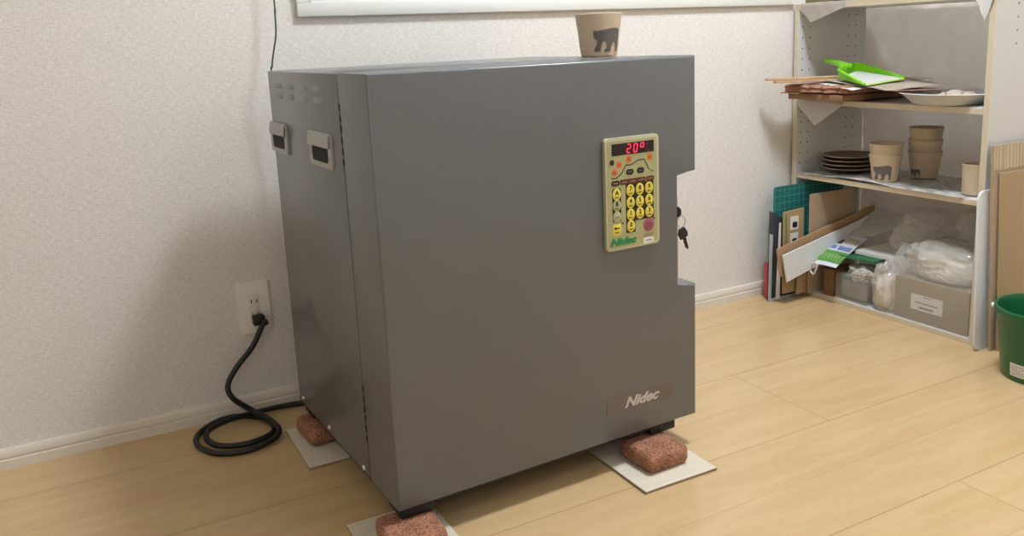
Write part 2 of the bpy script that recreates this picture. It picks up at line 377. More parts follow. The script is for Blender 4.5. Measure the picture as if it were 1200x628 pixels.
# ceiling lamps (the room's light)
def lamp(x, y, r, e, label):
    t = empty('ceiling_light', (x, y, H), label=label, cat='ceiling light')
    b = BM(); lathe(b, [(0,0),(r*.9,0),(r*.95,-.012),(0,-.012)]); obj('lamp_base', b, M['winframe'], t)
    b = BM(); lathe(b, [(r*.98,-.012),(r,-.03),(r*.97,-.06),(r*.85,-.082),(r*.5,-.094),(0,-.097)])
    mm = mat('warm_lamp_diffuser', (250,250,250), .5, emit=(231,241,255), es=e); obj('lamp_shade', b, mm, t)
LAMP1 = 114
LAMP2 = 24
FILL_LAMP = 10
lamp(.83, -.90, .18, LAMP1, 'large round white ceiling light above the window side of the room')
lamp(1.35, -2.4, .17, LAMP2, 'smaller round white ceiling light nearer the camera side of the room')

pd = empty('added_fill_globe', (-1.15, -2.95, H), label='added white globe fill lamp, unseen in the far left corner of the room', cat='added fill lamp')  # unseen globe added as fill for the shelf and left side
b = BM(); tube(b, [(0,0,0),(0,0,-.15),(0,0,-.30)], .004, n=8); obj('fill_globe_cord', b, M['winframe'], pd)
b = BM(); lathe(b, [(.0,-.26),(.05,-.262),(.055,-.30),(0,-.302)], n=32); obj('fill_globe_cap', b, M['winframe'], pd)
b = BM(); lathe(b, [(0,-.302)]+[(.15*math.sin(t), -.45+.15*math.cos(t)) for t in [PI*(k+1)/14 for k in range(13)]]+[(0,-.60)], n=40)
obj('lamp_shade', b, mat('fill_globe_diffuser', (250,250,250), .5, emit=(231,241,255), es=FILL_LAMP), pd)

# ------------------------------------------------------------------ kiln
kiln = empty('electric_kiln', K0, KR, label='large grey metal electric kiln with keypad panel, raised on four bricks', cat='kiln')
b = BM(); box(b, 0, W-.012, DG+.004, 0, KZ0, KZ1-.0005, .003); body = obj('body', b, M['kiln'], kiln)
# door with the square notch in its right edge
def fil(p, q, r_, n=4):
    pass
n0, n1, na = .340, .5652, .5972
pts = [(0,KZ0),(W,KZ0),(W,n0)]
r_ = .006
pts += [(W, n0)] and []
pts += [(na+r_, n0)] + [(na+r_-r_*math.sin(t), n0+r_-r_*math.cos(t)) for t in (PI/6,PI/3,PI/2)]
pts += [(na, n1-r_)] + [(na+r_-r_*math.cos(t), n1-r_+r_*math.sin(t)) for t in (PI/6,PI/3,PI/2)]
pts += [(W, n1),(W,KZ1),(0,KZ1)]
b = BM(); prism(b, pts, (0,DG-.0025,0), (1,0,0), (0,0,1), (0,-1,0), -(DF-DG)-.0025, bev=.0045, seg=3)
door = obj('door', b, M['kiln'], kiln)
b = BM(); box(b, .007, W-.03, DG-.004, DG+.006, KZ0+.006, KZ1-.007); obj('gasket', b, M['dark'], kiln)
for z0, z1 in ((.628,.737),(.135,.245)):
    b = BM(); box(b, .0005, .02, DG-.0024, DG+.0038, z0, z1, .0008)
    for k in range(6):
        zz = z0+(z1-z0)*(k+.5)/6; box(b, -.0012, .006, DG-.002, DG+.0034, zz-.006, zz+.006, .0008)
    obj('hinge', b, M['black'], kiln)
# handles on the left side
def pull(bc, zc, w=.125, h=.062):
    # light plate with a hooded upper half and a dark pocket under it
    b = BM(); 
    o = Vector((0, bc, zc))
    prism(b, rrect(w, h, .006), o, (0,1,0), (0,0,1), (-1,0,0), .004, bev=.0015)
    # rolled lower rim and side rims
    f = obj('handle', b, M['handle'], kiln)
    b = BM()
    prof = [(-.0035,.0285),(-.0062,.0265),(-.0078,.018),(-.0082,.006),(-.0070,.0052),(-.0064,.014),(-.0052,.0225),(-.0034,.0255)]
    r1 = [b.verts.new((x, bc-w/2+.004, zc+z)) for x, z in prof]; r2 = [b.verts.new((x, bc+w/2-.006, zc+z)) for x, z in prof]
    for i in range(len(prof)): b.faces.new((r1[i], r1[(i+1)%8], r2[(i+1)%8], r2[i]))
    b.faces.new(r1); b.faces.new(r2)
    obj('hood', b, M['handle'], f)
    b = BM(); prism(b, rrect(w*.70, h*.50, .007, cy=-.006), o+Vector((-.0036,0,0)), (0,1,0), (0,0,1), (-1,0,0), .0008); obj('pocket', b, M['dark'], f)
pull(-.052, .650, .115, .060); pull(-.318, .6495, .125, .062)
# stamped louvres, two rows of four
for row, zc in ((0,.7545),(1,.7345)):
    for bc in (-.066,-.146,-.236,-.325):
        b = BM(); w = .058
        prof = [(0,.0050),(-.0017,-.0030),(-.0015,-.0052),(0,-.0048)]
        ring = [[b.verts.new((x*s, bc+e*w/2*(1 if s else 1.0), zc+z)) for x, z in prof] for e, s in ((-1,0.05),(-.82,1),(.82,1),(1,.05))]
        for A, Bq in zip(ring, ring[1:]):
            for i in range(4): b.faces.new((A[i], A[(i+1)%4], Bq[(i+1)%4], Bq[i]))
        b.faces.new(ring[0]); b.faces.new(ring[-1]); lv = obj('louvre', b, M['kiln'], kiln, angle=50)
for bb, zz in ((-.03,.079),(-.2036,.077),(-.3985,.074)):
    b = BM(); lathe(b, [(0,.0035),(.003,.003),(.0052,.0015),(.0058,0)], n=20)
    for v in b.verts: v.co = Vector((-v.co.z, bb+v.co.x, zz+v.co.y))
    obj('screw', b, M['screw'], kiln)
# black under-frame and feet
b = BM(); box(b, .004, W-.050, DF+.008, -.006, .057, KZ0, .001); obj('base_frame', b, M['black'], kiln)
for a0, b0 in ((.006, DF+.007), (W-.112, DF+.007), (.006, -.075), (W-.112, -.075)):
    b = BM(); box(b, a0, a0+.062, b0, b0+.06, .0452, .0650, .002); obj('foot', b, M['black'], kiln)
# lock plate in the notch
b = BM(); box(b, na-.006, na+.0175, DF+.012, DF+.022, n0+.012, n1-.050, .001); obj('lock_plate', b, M['steel'], kiln)
kx, kz = kf(799, 249.5)
b = BM(); lathe(b, [(0,.016),(.0085,.016),(.0105,.013),(.0105,0),(0,0)], n=24)
for v in b.verts: v.co = Vector((kx-.0005+v.co.x*.55 , DF+.022-v.co.z, kz+v.co.y))
LK = obj('lock_cylinder', b, M['black'], kiln)
# key ring and keys
ks = empty('key', kw(kx+.001, DF+.004, kz-.008), KR, label='small black-headed key on a wire ring hanging from the kiln lock', cat='key')
b = BM(); tube(b, [(.010*math.sin(t*PI/8)+.001, .0006*math.cos(t), -.010+.0115*math.cos(t*PI/8)) for t in range(17)], .0009, n=8, sub=3); obj('key_ring', b, M['steel'], ks)
b = BM()
Mx = Matrix.Translation((.003, -.001, -.036)) @ Matrix.Rotation(-.38, 4, 'Y')
prism(b, [(-.009,-.006),(.009,-.007),(.0115,.002),(.008,.014),(-.004,.015),(-.0105,.006)], (0,0,0), (1,0,0), (0,0,1), (0,-1,0), .004, bev=.001)
for v in b.verts: v.co = Mx @ v.co
obj('key_head', b, M['black'], ks)
b = BM(); prism(b, [(-.0035,-.006),(.004,-.006),(.004,-.012),(.0025,-.016),(.0025,-.028),(0,-.033),(-.003,-.028),(-.0045,-.024),(-.0032,-.02),(-.0045,-.016),(-.0035,-.012)], (0,-.001,0), (1,0,0), (0,0,1), (0,-1,0), .002, bev=.0003)
for v in b.verts: v.co = Mx @ v.co
obj('key_blade', b, mat('dark_key_metal', (60,54,50), .35, metal=.7), ks)
# control panel
FN = (0,-1,0)
def on(pts2, off, t, bev=0, b=None, seg=2):
    b = b or BM(); prism(b, pts2, (0, DF-off, 0), (1,0,0), (0,0,1), FN, t, bev=bev, seg=seg); return b
PA0, PA1, PZ0, PZ1 = .4295, .5515, .4400, .6455
pc = ((PA0+PA1)/2, (PZ0+PZ1)/2)
panel = obj('control_panel', on(rrect(PA1-PA0, PZ1-PZ0, .006, cx=pc[0], cy=pc[1]), 0, .008, .0022, seg=3), M['bezel'], kiln)
obj('panel_face', on(rrect(PA1-PA0-.010, PZ1-PZ0-.011, .004, cx=pc[0], cy=pc[1]), .0079, .0006), M['pface'], panel)
O1 = .0083
def cp(x, y, s=3.694, ox=690, oy=140): return kf(ox+x/s, oy+y/s)       # crop coordinates -> panel
def cp1(x, y): return cp(x, y, 8.375, 700, 150)
def cp2(x, y): return cp(x, y, 7.85, 700, 220)
def rect_px(c, w, h, r=None, f=cp):
    a, z = f(*c); return rrect(w, h, r if r is not None else min(w,h)/2*.98, cx=a, cz=z) if False else rrect(w, h, r if r is not None else min(w,h)/2*.98, cx=a, cy=z)
TL = cp1(110,162); BR = cp1(522,222); 
dl, dr_, dt, db = cp1(110,165)[0], cp1(522,120)[0], cp1(522,110)[1], cp1(522,222)[1]
dcx, dcz = (dl+dr_)/2, (dt+db)/2
disp = obj('display', on(rrect(dr_-dl, dt-db, .001, cx=dcx, cy=dcz), O1, .0008), M['display'], panel)
# seven-segment digits, slightly slanted
def seg7(ax, az, w, h, segs, name, m_, small=False):
    b = BM(); t = w*.2; sl = .12
    S = {'a':((0,h),(w,h)),'g':((0,h/2),(w,h/2)),'d':((0,0),(w,0)),'f':((0,h/2),(0,h)),'b':((w,h/2),(w,h)),'e':((0,0),(0,h/2)),'c':((w,0),(w,h/2))}
    for s in segs:
        (x0,z0),(x1,z1) = S[s]; d = Vector((x1-x0, z1-z0)); L_ = d.length; d /= L_; n = Vector((-d.y, d.x)); g = t*.35
        P = [Vector((x0,z0))+d*g, Vector((x0,z0))+d*(g+t/2)+n*t/2, Vector((x1,z1))-d*(g+t/2)+n*t/2, Vector((x1,z1))-d*g, Vector((x1,z1))-d*(g+t/2)-n*t/2, Vector((x0,z0))+d*(g+t/2)-n*t/2]
        on([(ax+p.x+sl*p.y, az+p.y) for p in P], O1+.0007, .0003, b=b)
    obj(name, b, m_, disp)
dh = (dt-db)*.70; dz = db+(dt-db)*.15; dw = dh*.5
xa = lambda f: dl+(dr_-dl)*f
seg7(xa(.35), dz, dw, dh, 'abged', 'display_digit', M['led']); seg7(xa(.51), dz, dw, dh, 'abcdef', 'display_digit', M['led'])
seg7(xa(.67), dz+dh*.5, dw, dh*.5*1, 'abcdef', 'display_digit', M['led']) if False else seg7(xa(.665), dz, dw, dh, 'abgf', 'display_digit', M['led'])
seg7(xa(.82), dz, dw, dh, 'def', 'display_digit', M['leddim'])
def marks(b, cx, cz, w, rows, off, h=.0011, gap=.0008, n=3, seed=1):
    rnd = random.Random(seed)
    for r in range(rows):
        z = cz+(rows-1)*(h+gap)/2-r*(h+gap); x = cx-w/2
        for k in range(n):
            ww = w/n*.82; on([(x,z-h/2),(x+ww,z-h/2),(x+ww,z+h/2),(x,z+h/2)], off, .0002, b=b); x += w/n
# firing curve
cur = [(110,493),(160,488),(210,440),(250,360),(310,352),(375,308),(430,300),(475,395)]
b = BM(); pp = [Vector(cp1(*p)) for p in cur]
for p, q in zip(pp, pp[1:]):
    d = (q-p).normalized(); n = Vector((-d.y, d.x))*.0009
    on([tuple(p-n-d*.0004), tuple(q-n+d*.0004), tuple(q+n+d*.0004), tuple(p+n-d*.0004)], O1, .0005, b=b)
e = Vector(cp1(478,398)); q = Vector(cp1(497,408)); d = (q-e).normalized(); n = Vector((-d.y,d.x))*.0006; on([tuple(e-n),tuple(q-n),tuple(q+n),tuple(e+n)], O1, .0005, b=b)
on(ell(*cp1(509,413), .0015), O1, .0005, b=b)
obj('firing_curve', b, M['pblack'], panel)
k = 0
for c in ((140,433),(185,358),(280,300),(485,278)):
    a, z = cp1(*c); o = obj('indicator', on(ell(a, z, .0063), O1, .0006), M['orange'], panel); b = BM(); marks(b, a, z, .006, 1, O1+.0005, h=.0014, n=3); obj('printed_mark', b, M['brown'], o)
a, z = cp1(115,338); obj('indicator', on(ell(a, z, .0052), O1, .0006), M['pblack'], panel, label='black round indicator')
for c in ((290,425),(395,408)):
    a, z = cp1(*c); o = obj('button', on(rrect(.0165,.0105,.005,cx=a,cy=z), O1, .0008), M['pblack'], panel, label='black oval button'); b = BM(); marks(b, a, z, .010, 1, O1+.0007, h=.0018, n=4); obj('printed_mark', b, M['grey_print'], o)
for i, c in enumerate(((150,540),(238,525),(320,513),(403,500),(488,486))):
    a, z = cp1(*c); o = obj('button', on(rrect(.0188,.0095,.0043 if i in (0,4) else .0008,cx=a,cy=z), O1, .0008), M['brown'] if i else M['pblack'], panel, label='dark red-brown button in a row of five'); b = BM(); marks(b, a, z, .012, 1, O1+.0007, h=.0024, n=4); obj('printed_mark', b, mat('tan_print',(170,120,96),.5) if i==0 else bpy.data.materials['tan_print'], o)
# left column and number keys
a0 = cp(90,0)[0]; zt = cp(108,297)[1]; zb = cp(108,442)[1]; ac = cp(109,370)[0]
obj('key_surround', on(rrect(.0195, zt-zb, .004, cx=ac, cy=(zt+zb)/2), O1, .0005), M['pblack'], panel)
lz = cp(150,292)[1]; KW_ = (cp(150,350)[0], cp(267,350)[0])
g = [cp(168,305), cp(208,297), cp(248,290)]; g2 = [cp(168,357), cp(208,350), cp(248,343)]; g3 = [cp(168,408), cp(208,401), cp(248,394)]; z0k = cp(168,458)
col = [g[i][0]*.34+g2[i][0]*.33+g3[i][0]*.33 for i in range(3)]; rows = [sum(p[1] for p in r)/3 for r in (g,g2,g3)]
hw = .0105; top = rows[0]+.0125; bot = rows[2]-.0125; r0b = z0k[1]-.012
b = on([(col[0]-hw,top),(col[2]+hw,top),(col[2]+hw,bot),(col[0]+hw,bot),(col[0]+hw,r0b),(col[0]-hw,r0b)], O1, .0005)
obj('key_surround', b, M['pblack'], panel)
TM = lambda a, z, off: Matrix.Translation((a, DF-off, z)) @ Matrix.Rotation(PI/2, 4, 'X')
def key(a, z, ch, m_):
    o = obj('key_button', on(ell(a, z, .0092, .0110), O1+.0004, .001, .0004), m_, panel)
    text('character', ch, .0118, M['pblack'], o, TM(a, z+.0028, O1+.0016), bold=.0002)
    b = BM(); marks(b, a, z-.0058, .009, 1, O1+.0013, h=.0026, n=3); obj('printed_mark', b, mat('olive_print',(120,104,40),.5) if 'olive_print' not in bpy.data.materials else bpy.data.materials['olive_print'], o)
for r, chs in enumerate(('789','456','123')):
    for i, ch in enumerate(chs): key(col[i], rows[r], ch, M['yellow'])
key(col[0], z0k[1], '0', M['yellow'])
for ch, c, m_ in (('A',(109,322),M['yellow']),('B',(109,370),M['pale'])):
    a, z = cp(*c); key(ac, z, ch, m_)
a, z = cp(109,420); o = obj('key_button', on(ell(ac, z, .0092, .0110), O1+.0004, .001, .0004), M['pale'], panel); b = BM(); marks(b, ac, z, .011, 1, O1+.0013, h=.0018, n=3); obj('printed_mark', b, M['grey_print'], o)
a, z = cp(110,475); o = obj('lock_button', on(rrect(.0185,.0215,.003,cx=a,cy=z), O1, .0009, .0003), M['yellow'], panel)
b = BM(); on(ell(a-.0035, z+.003, .0028, .0022), O1+.0008, .0003, b=b); on([(a-.002,z+.002),(a+.006,z+.002),(a+.006,z+.004),(a-.002,z+.004)], O1+.0008, .0003, b=b); marks(b, a, z-.005, .011, 1, O1+.0008, h=.002, n=4); obj('printed_mark', b, M['pblack'], o)
a, z = cp(247,450); o = obj('stop_button', on(ell(a, z, .0126), O1, .001, .0003), M['plum'], panel); b = BM(); marks(b, a, z, .014, 2, O1+.0009, h=.003, gap=.002, n=3); obj('printed_mark', b, mat('plum_print',(120,60,80),.5), o)
for c in ((134,446),(270,423)):
    a, z = cp(*c); obj('pilot_lamp', on(ell(a, z, .0017), O1, .001), M['pblack'], panel)
a, z = cp(134,524); text('brand_lettering', 'Nidec', .0175, M['green'], panel, Matrix.Translation((a, DF-O1-.0008, z)) @ Matrix.Rotation(PI/2, 4, 'X') @ Matrix.Diagonal((1.35,1,1,1)), shear=.35, bold=.0010)
b = BM(); a, z = cp(247,494); marks(b, a, z, .024, 2, O1, h=.0018, gap=.0016, n=5); obj('printed_mark', b, M['grey_print'], panel)
a, z = cp(247,517); o = obj('sticker', on(rrect(.024,.0105,.0006,cx=a,cy=z), O1, .0004), M['white'], panel); b = BM(); marks(b, a, z, .015, 1, O1+.0003, h=.0024, n=5); obj('printed_mark', b, M['grey_print'], o)
# name plate low on the door
npl = obj('name_plate', on(rrect(.1625,.0325,.0012,cx=.5078,cy=.1358), 0, .0007), M['plate'], kiln)
a, z = kf(751,467); text('brand_lettering', 'Nidec', .0275, M['logo'], npl, Matrix.Translation((a, DF-.001, z)) @ Matrix.Rotation(PI/2, 4, 'X') @ Matrix.Diagonal((1.2,1,1,1)), shear=.4, bold=.0010)

# bricks and boards under the kiln
def brick(x0,x1,y0,y1,label,rz=0):
    b = BM(); cx, cy = (x0+x1)/2, (y0+y1)/2; w, d, h = x1-x0, y1-y0, .0385
    box(b, -w/2, w/2, -d/2, d/2, 0, h, .013, 4)
    bmesh.ops.subdivide_edges(b, edges=b.edges[:], cuts=1, use_grid_fill=True)
    for v in b.verts:
        if .0005 < v.co.z < h-.0005: v.co += Vector((1,1,0))*.0016*noise.noise(v.co*60)
    obj('brick', b, M['brick'], loc=(cx,cy,.0065), rot=(0,0,rz), angle=60, label=label, cat='brick', group='bricks under the kiln')
def slab(x0,x1,y0,y1,label,rz=0):
    b = BM(); box(b, -(x1-x0)/2, (x1-x0)/2, -(y1-y0)/2, (y1-y0)/2, 0, .0065, .0008, 1)
    o = obj('plywood_board', b, [M['pallet'], M['wedge']], loc=((x0+x1)/2,(y0+y1)/2,0), rot=(0,0,rz), label=label, cat='board', group='thin boards under the bricks')
    for p in o.data.polygons:
        if abs(p.normal.z) < .3: p.material_index = 1
slab(.347,.515,-.797,-.55, 'pale thin board under the brick at the front right corner of the kiln')
brick(.385,.482,-.757,-.655, 'reddish brick under the front right corner of the kiln', .04)
slab(-.156,-.002,-.83,-.606, 'pale thin board at the bottom edge of the picture under the nearest brick', 0)
brick(-.128,-.028,-.772,-.668, 'reddish brick under the front left corner of the kiln, nearest the camera', -.06)
slab(-.157,-.005,-.362,-.160, 'pale thin board under the brick at the back left beside the black cord')
brick(-.136,-.046,-.283,-.178, 'reddish brick at the back left under the kiln near the cord coil', .1)
slab(.36,.52,-.33,-.13, 'pale thin board hidden under the back right corner of the kiln')
brick(.40,.50,-.262,-.165, 'reddish brick hidden under the back right corner of the kiln')

# ------------------------------------------------------------------ cups
def cup(name, r0, r1, h, label, cat, group=None, t=.0035, z=0, curve=.0):
    tt = empty(name, label=label, cat=cat, group=group)
    b = BM(); mid = (r0+r1)/2+curve
    lathe(b, [(0,0),(r0-.003,0),(r0,.002),(r0+(mid-r0)*.6,h*.3),(mid,h*.55),(r1-.0008,h*.9),(r1,h-.001),(r1-.001,h),(r1-t+.001,h),(r1-t,h-.001),(mid-t,h*.55),(r0-t,.008),(0,.006)], n=64)
    obj('cup_body', b, M['cup'], tt); return tt
BEAR = [(-.5,.32),(-.47,.42),(-.38,.38),(-.2,.42),(0,.46),(.2,.5),(.38,.5),(.48,.42),(.5,.25),(.5,-.1),(.47,-.5),(.37,-.5),(.38,-.25),(.30,-.06),(.20,-.14),(.14,-.34),(.12,-.5),(-.1,-.52),(-.12,-.43),(-.02,-.34),(-.05,-.12),(-.15,-.04),(-.23,-.20),(-.25,-.40),(-.28,-.5),(-.5,-.5),(-.48,-.38),(-.38,-.2),(-.36,-.02),(-.46,.06),(-.5,.16)]
def wrap_fig(pts, parent, rad, ang, w, h, zc, m_, flip=1):
    """raised slip figure following the cup's wall; rad(z) radius"""
    b = BM()
    tris = b.faces.new([b.verts.new((p[0]*w, 0, p[1]*h)) for p in pts])
    for k in range(-5, 5): bmesh.ops.bisect_plane(b, geom=b.verts[:]+b.edges[:]+b.faces[:], plane_co=((k+.47)*w/10.3,0,0), plane_no=(1,0,0))
    bmesh.ops.triangulate(b, faces=b.faces[:])
    V0 = b.verts[:]; F0 = b.faces[:]; E0 = [e for e in b.edges if len(e.link_faces) == 1]
    mp = {}
    def place(v, d):
        z = v.co.z+zc; R = rad(z)+d; a = ang+v.co.x/rad(zc)*flip
        return (R*math.cos(a), R*math.sin(a), z)
    for v in V0: mp[v] = b.verts.new(place(v, -.0004))
    for f in F0: b.faces.new([mp[v] for v in f.verts][::-1])
    for e in E0: v0, v1 = e.verts; b.faces.new((v0, v1, mp[v1], mp[v0]))
    for v in V0: v.co = place(v, .0009)
    return obj('bear_figure', b, m_, parent, angle=4)
# cup on the kiln
kc = cup('ceramic_cup', .0385, .0495, .089, 'tan tapered ceramic cup with a grey bear figure standing on top of the kiln', 'cup')
kc.location = kw(.668, -.25, KZ1)*1.0
def rr(r0, r1, h): return lambda z: r0+(r1-r0)*z/h+.0002
CK = kw(.632, -.28, KZ1-.0005); kc.location = CK
toc = math.atan2(CAM.y-CK.y, CAM.x-CK.x)
wrap_fig(BEAR, kc, rr(.0385,.0495,.089), toc+.44, .060, .048, .034, M['cupd'])

# ------------------------------------------------------------------ outlet, cord, wire
ox, oz = -.1687, .249
pl = empty('wall_outlet', (ox, 0, oz), label='ivory wall outlet plate beside the kiln with a black plug in its lower socket', cat='outlet')
b = BM(); prism(b, rrect(.070,.120,.005), (0,-.0005,0), (1,0,0), (0,0,1), (0,-1,0), .0075, bev=.003, seg=3); obj('cover_plate', b, M['outlet'], pl)
b = BM(); prism(b, rrect(.0245,.0660,.002), (0,-.0078,0), (1,0,0), (0,0,1), (0,-1,0), .0015, bev=.0006); so = obj('socket', b, mat('socket_ivory',(226,218,202),.4), pl)
b = BM()
for zc in (.016,-.016):
    for xx, hh in ((-.006,.0085),(.006,.007)):
        b2 = BM(); box(b2, xx-.001, xx+.001, -.0099, -.0085, zc-hh/2, zc+hh/2); obj('slot', b2, M['dark'], so)
b.free()
pg = empty('power_cord', (ox, -.01, oz), label='black power cord plugged into the outlet and coiled on the floor by the baseboard', cat='power cord')
pgx, pgz = .004, -.026
b = BM(); box(b, pgx-.0135, pgx+.0135, -.021, -.0005, pgz-.0115, pgz+.0115, .004, 3); obj('plug', b, M['cord'], pg)
FZ = .0068
def fl(px, py, z=FZ): return hit(px, py, (0,0,1), (0,0,z))
def wl(px, py, y): return hit(px, py, (0,1,0), (0,y,0))
path = [Vector((ox+pgx+.004, -.022, oz+pgz+.001)), Vector((ox+pgx+.013, -.032, oz+pgz-.006)), wl(307.5,381,-.036), wl(296,406,-.042), wl(277,431,-.05), wl(267,452,-.06), wl(273.5,467,-.07)]
path += [fl(296,481,.030), fl(314,490,.021), fl(327,503,.016), fl(320,515,.0095), fl(289,528), fl(254,531), fl(233,522.5), fl(231,511), fl(247,497.6), fl(270,489), fl(298,488), fl(317,494,.0075), fl(321,504,.0075), fl(309,513), fl(283,521), fl(256,522), fl(242,514,.010), fl(246,503,.018), fl(268,492,.021), fl(296,484,.017), fl(325,477,.009), fl(359,471.5), fl(385,468)]
b = BM(); tube(b, path, .0062, n=14, sub=8)
for v in b.verts: v.co -= Vector((ox,-.01,oz))
obj('cable', b, M['cord'], pg)
b = BM(); tube(b, [(-.075,-.012,2.39),(-.080,-.02,1.7),wl(317.5,-30,-.032), wl(322,13,-.04), wl(323.3,40,-.045), wl(321,58,-.045), wl(318.8,78,-.045), wl(320,100,-.045), (-.075,-.03,.4),(-.06,-.02,.03),(-.03,-.012,.0015)], .0018, n=8, sub=8)
obj('green_wire', b, M['gwire'], label='thin dark green wire hanging down the wall behind the kiln', cat='wire')

# ------------------------------------------------------------------ shelf unit
SX0, SX1 = 1.4937, 1.787; SYa, SYb = -.0120, -.6580; PT = .0175
sh = empty('shelf_unit', (SX0, (SYa+SYb)/2, 0), label='white open shelf unit with cream edges standing in the corner by the window', cat='shelf')
SO = Vector((SX0, (SYa+SYb)/2, 0))
def sbox(name, x0,x1,y0,y1,z0,z1,m_, front=True, **k):
    b = BM(); box(b, x0,x1,y0,y1,z0,z1,.0006,1)
    for v in b.verts: v.co -= SO
    o = obj(name, b, [m_, M['edge']], sh, **k)
    if front:
        for p in o.data.polygons:
            if p.normal.x < -.9: p.material_index = 1
    return o
SY1 = SYa-PT; SY2 = SYb+PT   # inner faces
def peg_mat(xs, z0, z1, zoff):
    """white melamine drilled with small dark holes every 32 mm in the given columns"""
    m = M['melamine'].copy(); m.name = 'drilled_melamine'; nt = m.node_tree; N = nt.nodes; L = nt.links; b = N['Principled BSDF']
    tc = N.new('ShaderNodeTexCoord'); sep = N.new('ShaderNodeSeparateXYZ'); L.new(tc.outputs['Object'], sep.inputs[0])
    def mth(op, a, b_=None):
        n = N.new('ShaderNodeMath'); n.operation = op
        for i, v in enumerate((a, b_)):
            if v is None: continue
            if isinstance(v, (int, float)): n.inputs[i].default_value = v
            else: L.new(v, n.inputs[i])
        return n.outputs[0]
    z = sep.outputs[2]; zz = mth('SUBTRACT', mth('FLOORED_MODULO', mth('SUBTRACT', z, zoff), .032), .016); acc = None
    for x in xs:
        dx = mth('SUBTRACT', sep.outputs[0], x-SO.x)
        d = mth('LESS_THAN', mth('ADD', mth('MULTIPLY', dx, dx), mth('MULTIPLY', zz, zz)), .0024**2)
        acc = d if acc is None else mth('MAXIMUM', acc, d)
    acc = mth('MULTIPLY', acc, mth('MULTIPLY', mth('GREATER_THAN', z, z0), mth('LESS_THAN', z, z1)))
    mx = N.new('ShaderNodeMix'); mx.data_type = 'RGBA'; L.new(acc, mx.inputs[0]); mx.inputs[7].default_value = lin((34,30,26)); 
    src = b.inputs['Base Color'].links[0].from_socket; L.new(src, mx.inputs[6]); L.new(mx.outputs[2], b.inputs['Base Color'])
    return m
sbox('side_panel', SX0, SX1, SY1, SYa, 0, .877, peg_mat((1.511,1.541,1.709,1.741), .04, .86, .0102))
sbox('side_panel', SX0, SX1, SYb, SY2, 0, .877, peg_mat((1.580,), .752, .90, .0138))
sbox('top_board', SX0-.001, SX1, SYb, SYa, .877, .8945, M['melamine'])
for z1, t in ((.612,.0155),(.381,.0145),(.014,.014)):
    sbox('shelf_board', SX0+.001, SX1, SY2, SY1, z1-t, z1, M['melamine'])
# crinkled film over the back of the upper compartments
b = BM(); sheet(b, [(SX1+.016,SYa-.005,.880),(SX1+.016,SYb+.005,.880),(SX1+.020,SYb+.005,.02),(SX1+.020,SYa-.005,.02)], 80, 90, .0006, .013, 9, 3, N=(1,0,0))
obj('plastic_film', b, M['filmback'], label='crinkled beige plastic film hanging down the open back of the shelf', cat='plastic film')
# film draped over the top board with its corners hanging
def draped(corners, label, seed, m_, name='plastic_film', cat='plastic film', amp=.002, t=.0006):
    b = BM(); sheet(b, corners, 20, 16, t, amp, 30, seed); return obj(name, b, m_, label=label, cat=cat)
fx = SX0-.003
def tri_hang(P, top, label, seed, m_, cat='plastic film', name='plastic_film', topz=.8955, depth=.12):
    """a sheet lying on a board whose corner hangs over the front edge: a flat strip joined to a hanging corner"""
    b = BM(); n = 16
    ya, yb = P[0][0], P[1][0]; yc, zc = P[2]; z0 = P[0][1]
    rows = []
    for i in range(n+1):
        y = ya+(yb-ya)*i/n
        f = (y-ya)/(yc-ya) if (y-yc)*(ya-yc) > 0 else (yb-y)/(yb-yc)
        f = max(0, min(1, f)); zl = z0-(z0-zc)*f
        w = .0012*math.sin(i*1.3+seed)
        rows.append([(SX0+depth, y, topz+.0006), (SX0+.02, y, topz+.0006+w*.3), (SX0-.0015, y, topz+.0004), (SX0-.0035, y, topz-.003), (SX0-.004+w, y, z0+(topz-.004-z0)*.5 if z0 < topz-.01 else topz-.006), (SX0-.004+w, y, min(z0,(z0+zl)/2)), (SX0-.0045-w, y, min(zl, z0-.0005))])
    for side in (0, 1):
        V = [[b.verts.new((p[0]-side*.0005, p[1], p[2]+(.0004 if side == 0 and j < 4 else 0))) for j, p in enumerate(r)] for r in rows]
        for i in range(n):
            for j in range(6): b.faces.new((V[i][j], V[i+1][j], V[i+1][j+1], V[i][j+1]))
        if side == 0: V0 = V
    for i in range(n):
        for j in (0,6): b.faces.new((V0[i][j], V0[i+1][j], V[i+1][j], V[i][j]))
    for j in range(6):
        for i in (0,n): b.faces.new((V0[i][j], V0[i][j+1], V[i][j+1], V[i][j]))
    return obj(name, b, m_, label=label, cat=cat)
tri_hang([(-.040,.877),(-.205,.877),(-.080,.838)], 0, 'thin greyish plastic sheet on the shelf top with one corner hanging over the left front', 2, mat('cloudy_plastic_sheet',(188,178,164),.3,alpha=.85), topz=.8950)
tri_hang([(-.033,.594),(-.200,.594),(-.106,.534)], 0, 'white thin paper corner hanging from the middle shelf under the cardboard', 5, mat('translucent_paper',(210,204,194),.6,alpha=.8), cat='paper', name='tissue_paper', topz=.6125, depth=.25)
tri_hang([(-.606,.877),(-.652,.877),(-.632,.822)], 0, 'small white plastic scrap hanging over the top right end of the shelf', 7, M['trayw'], topz=.8950, depth=.06)
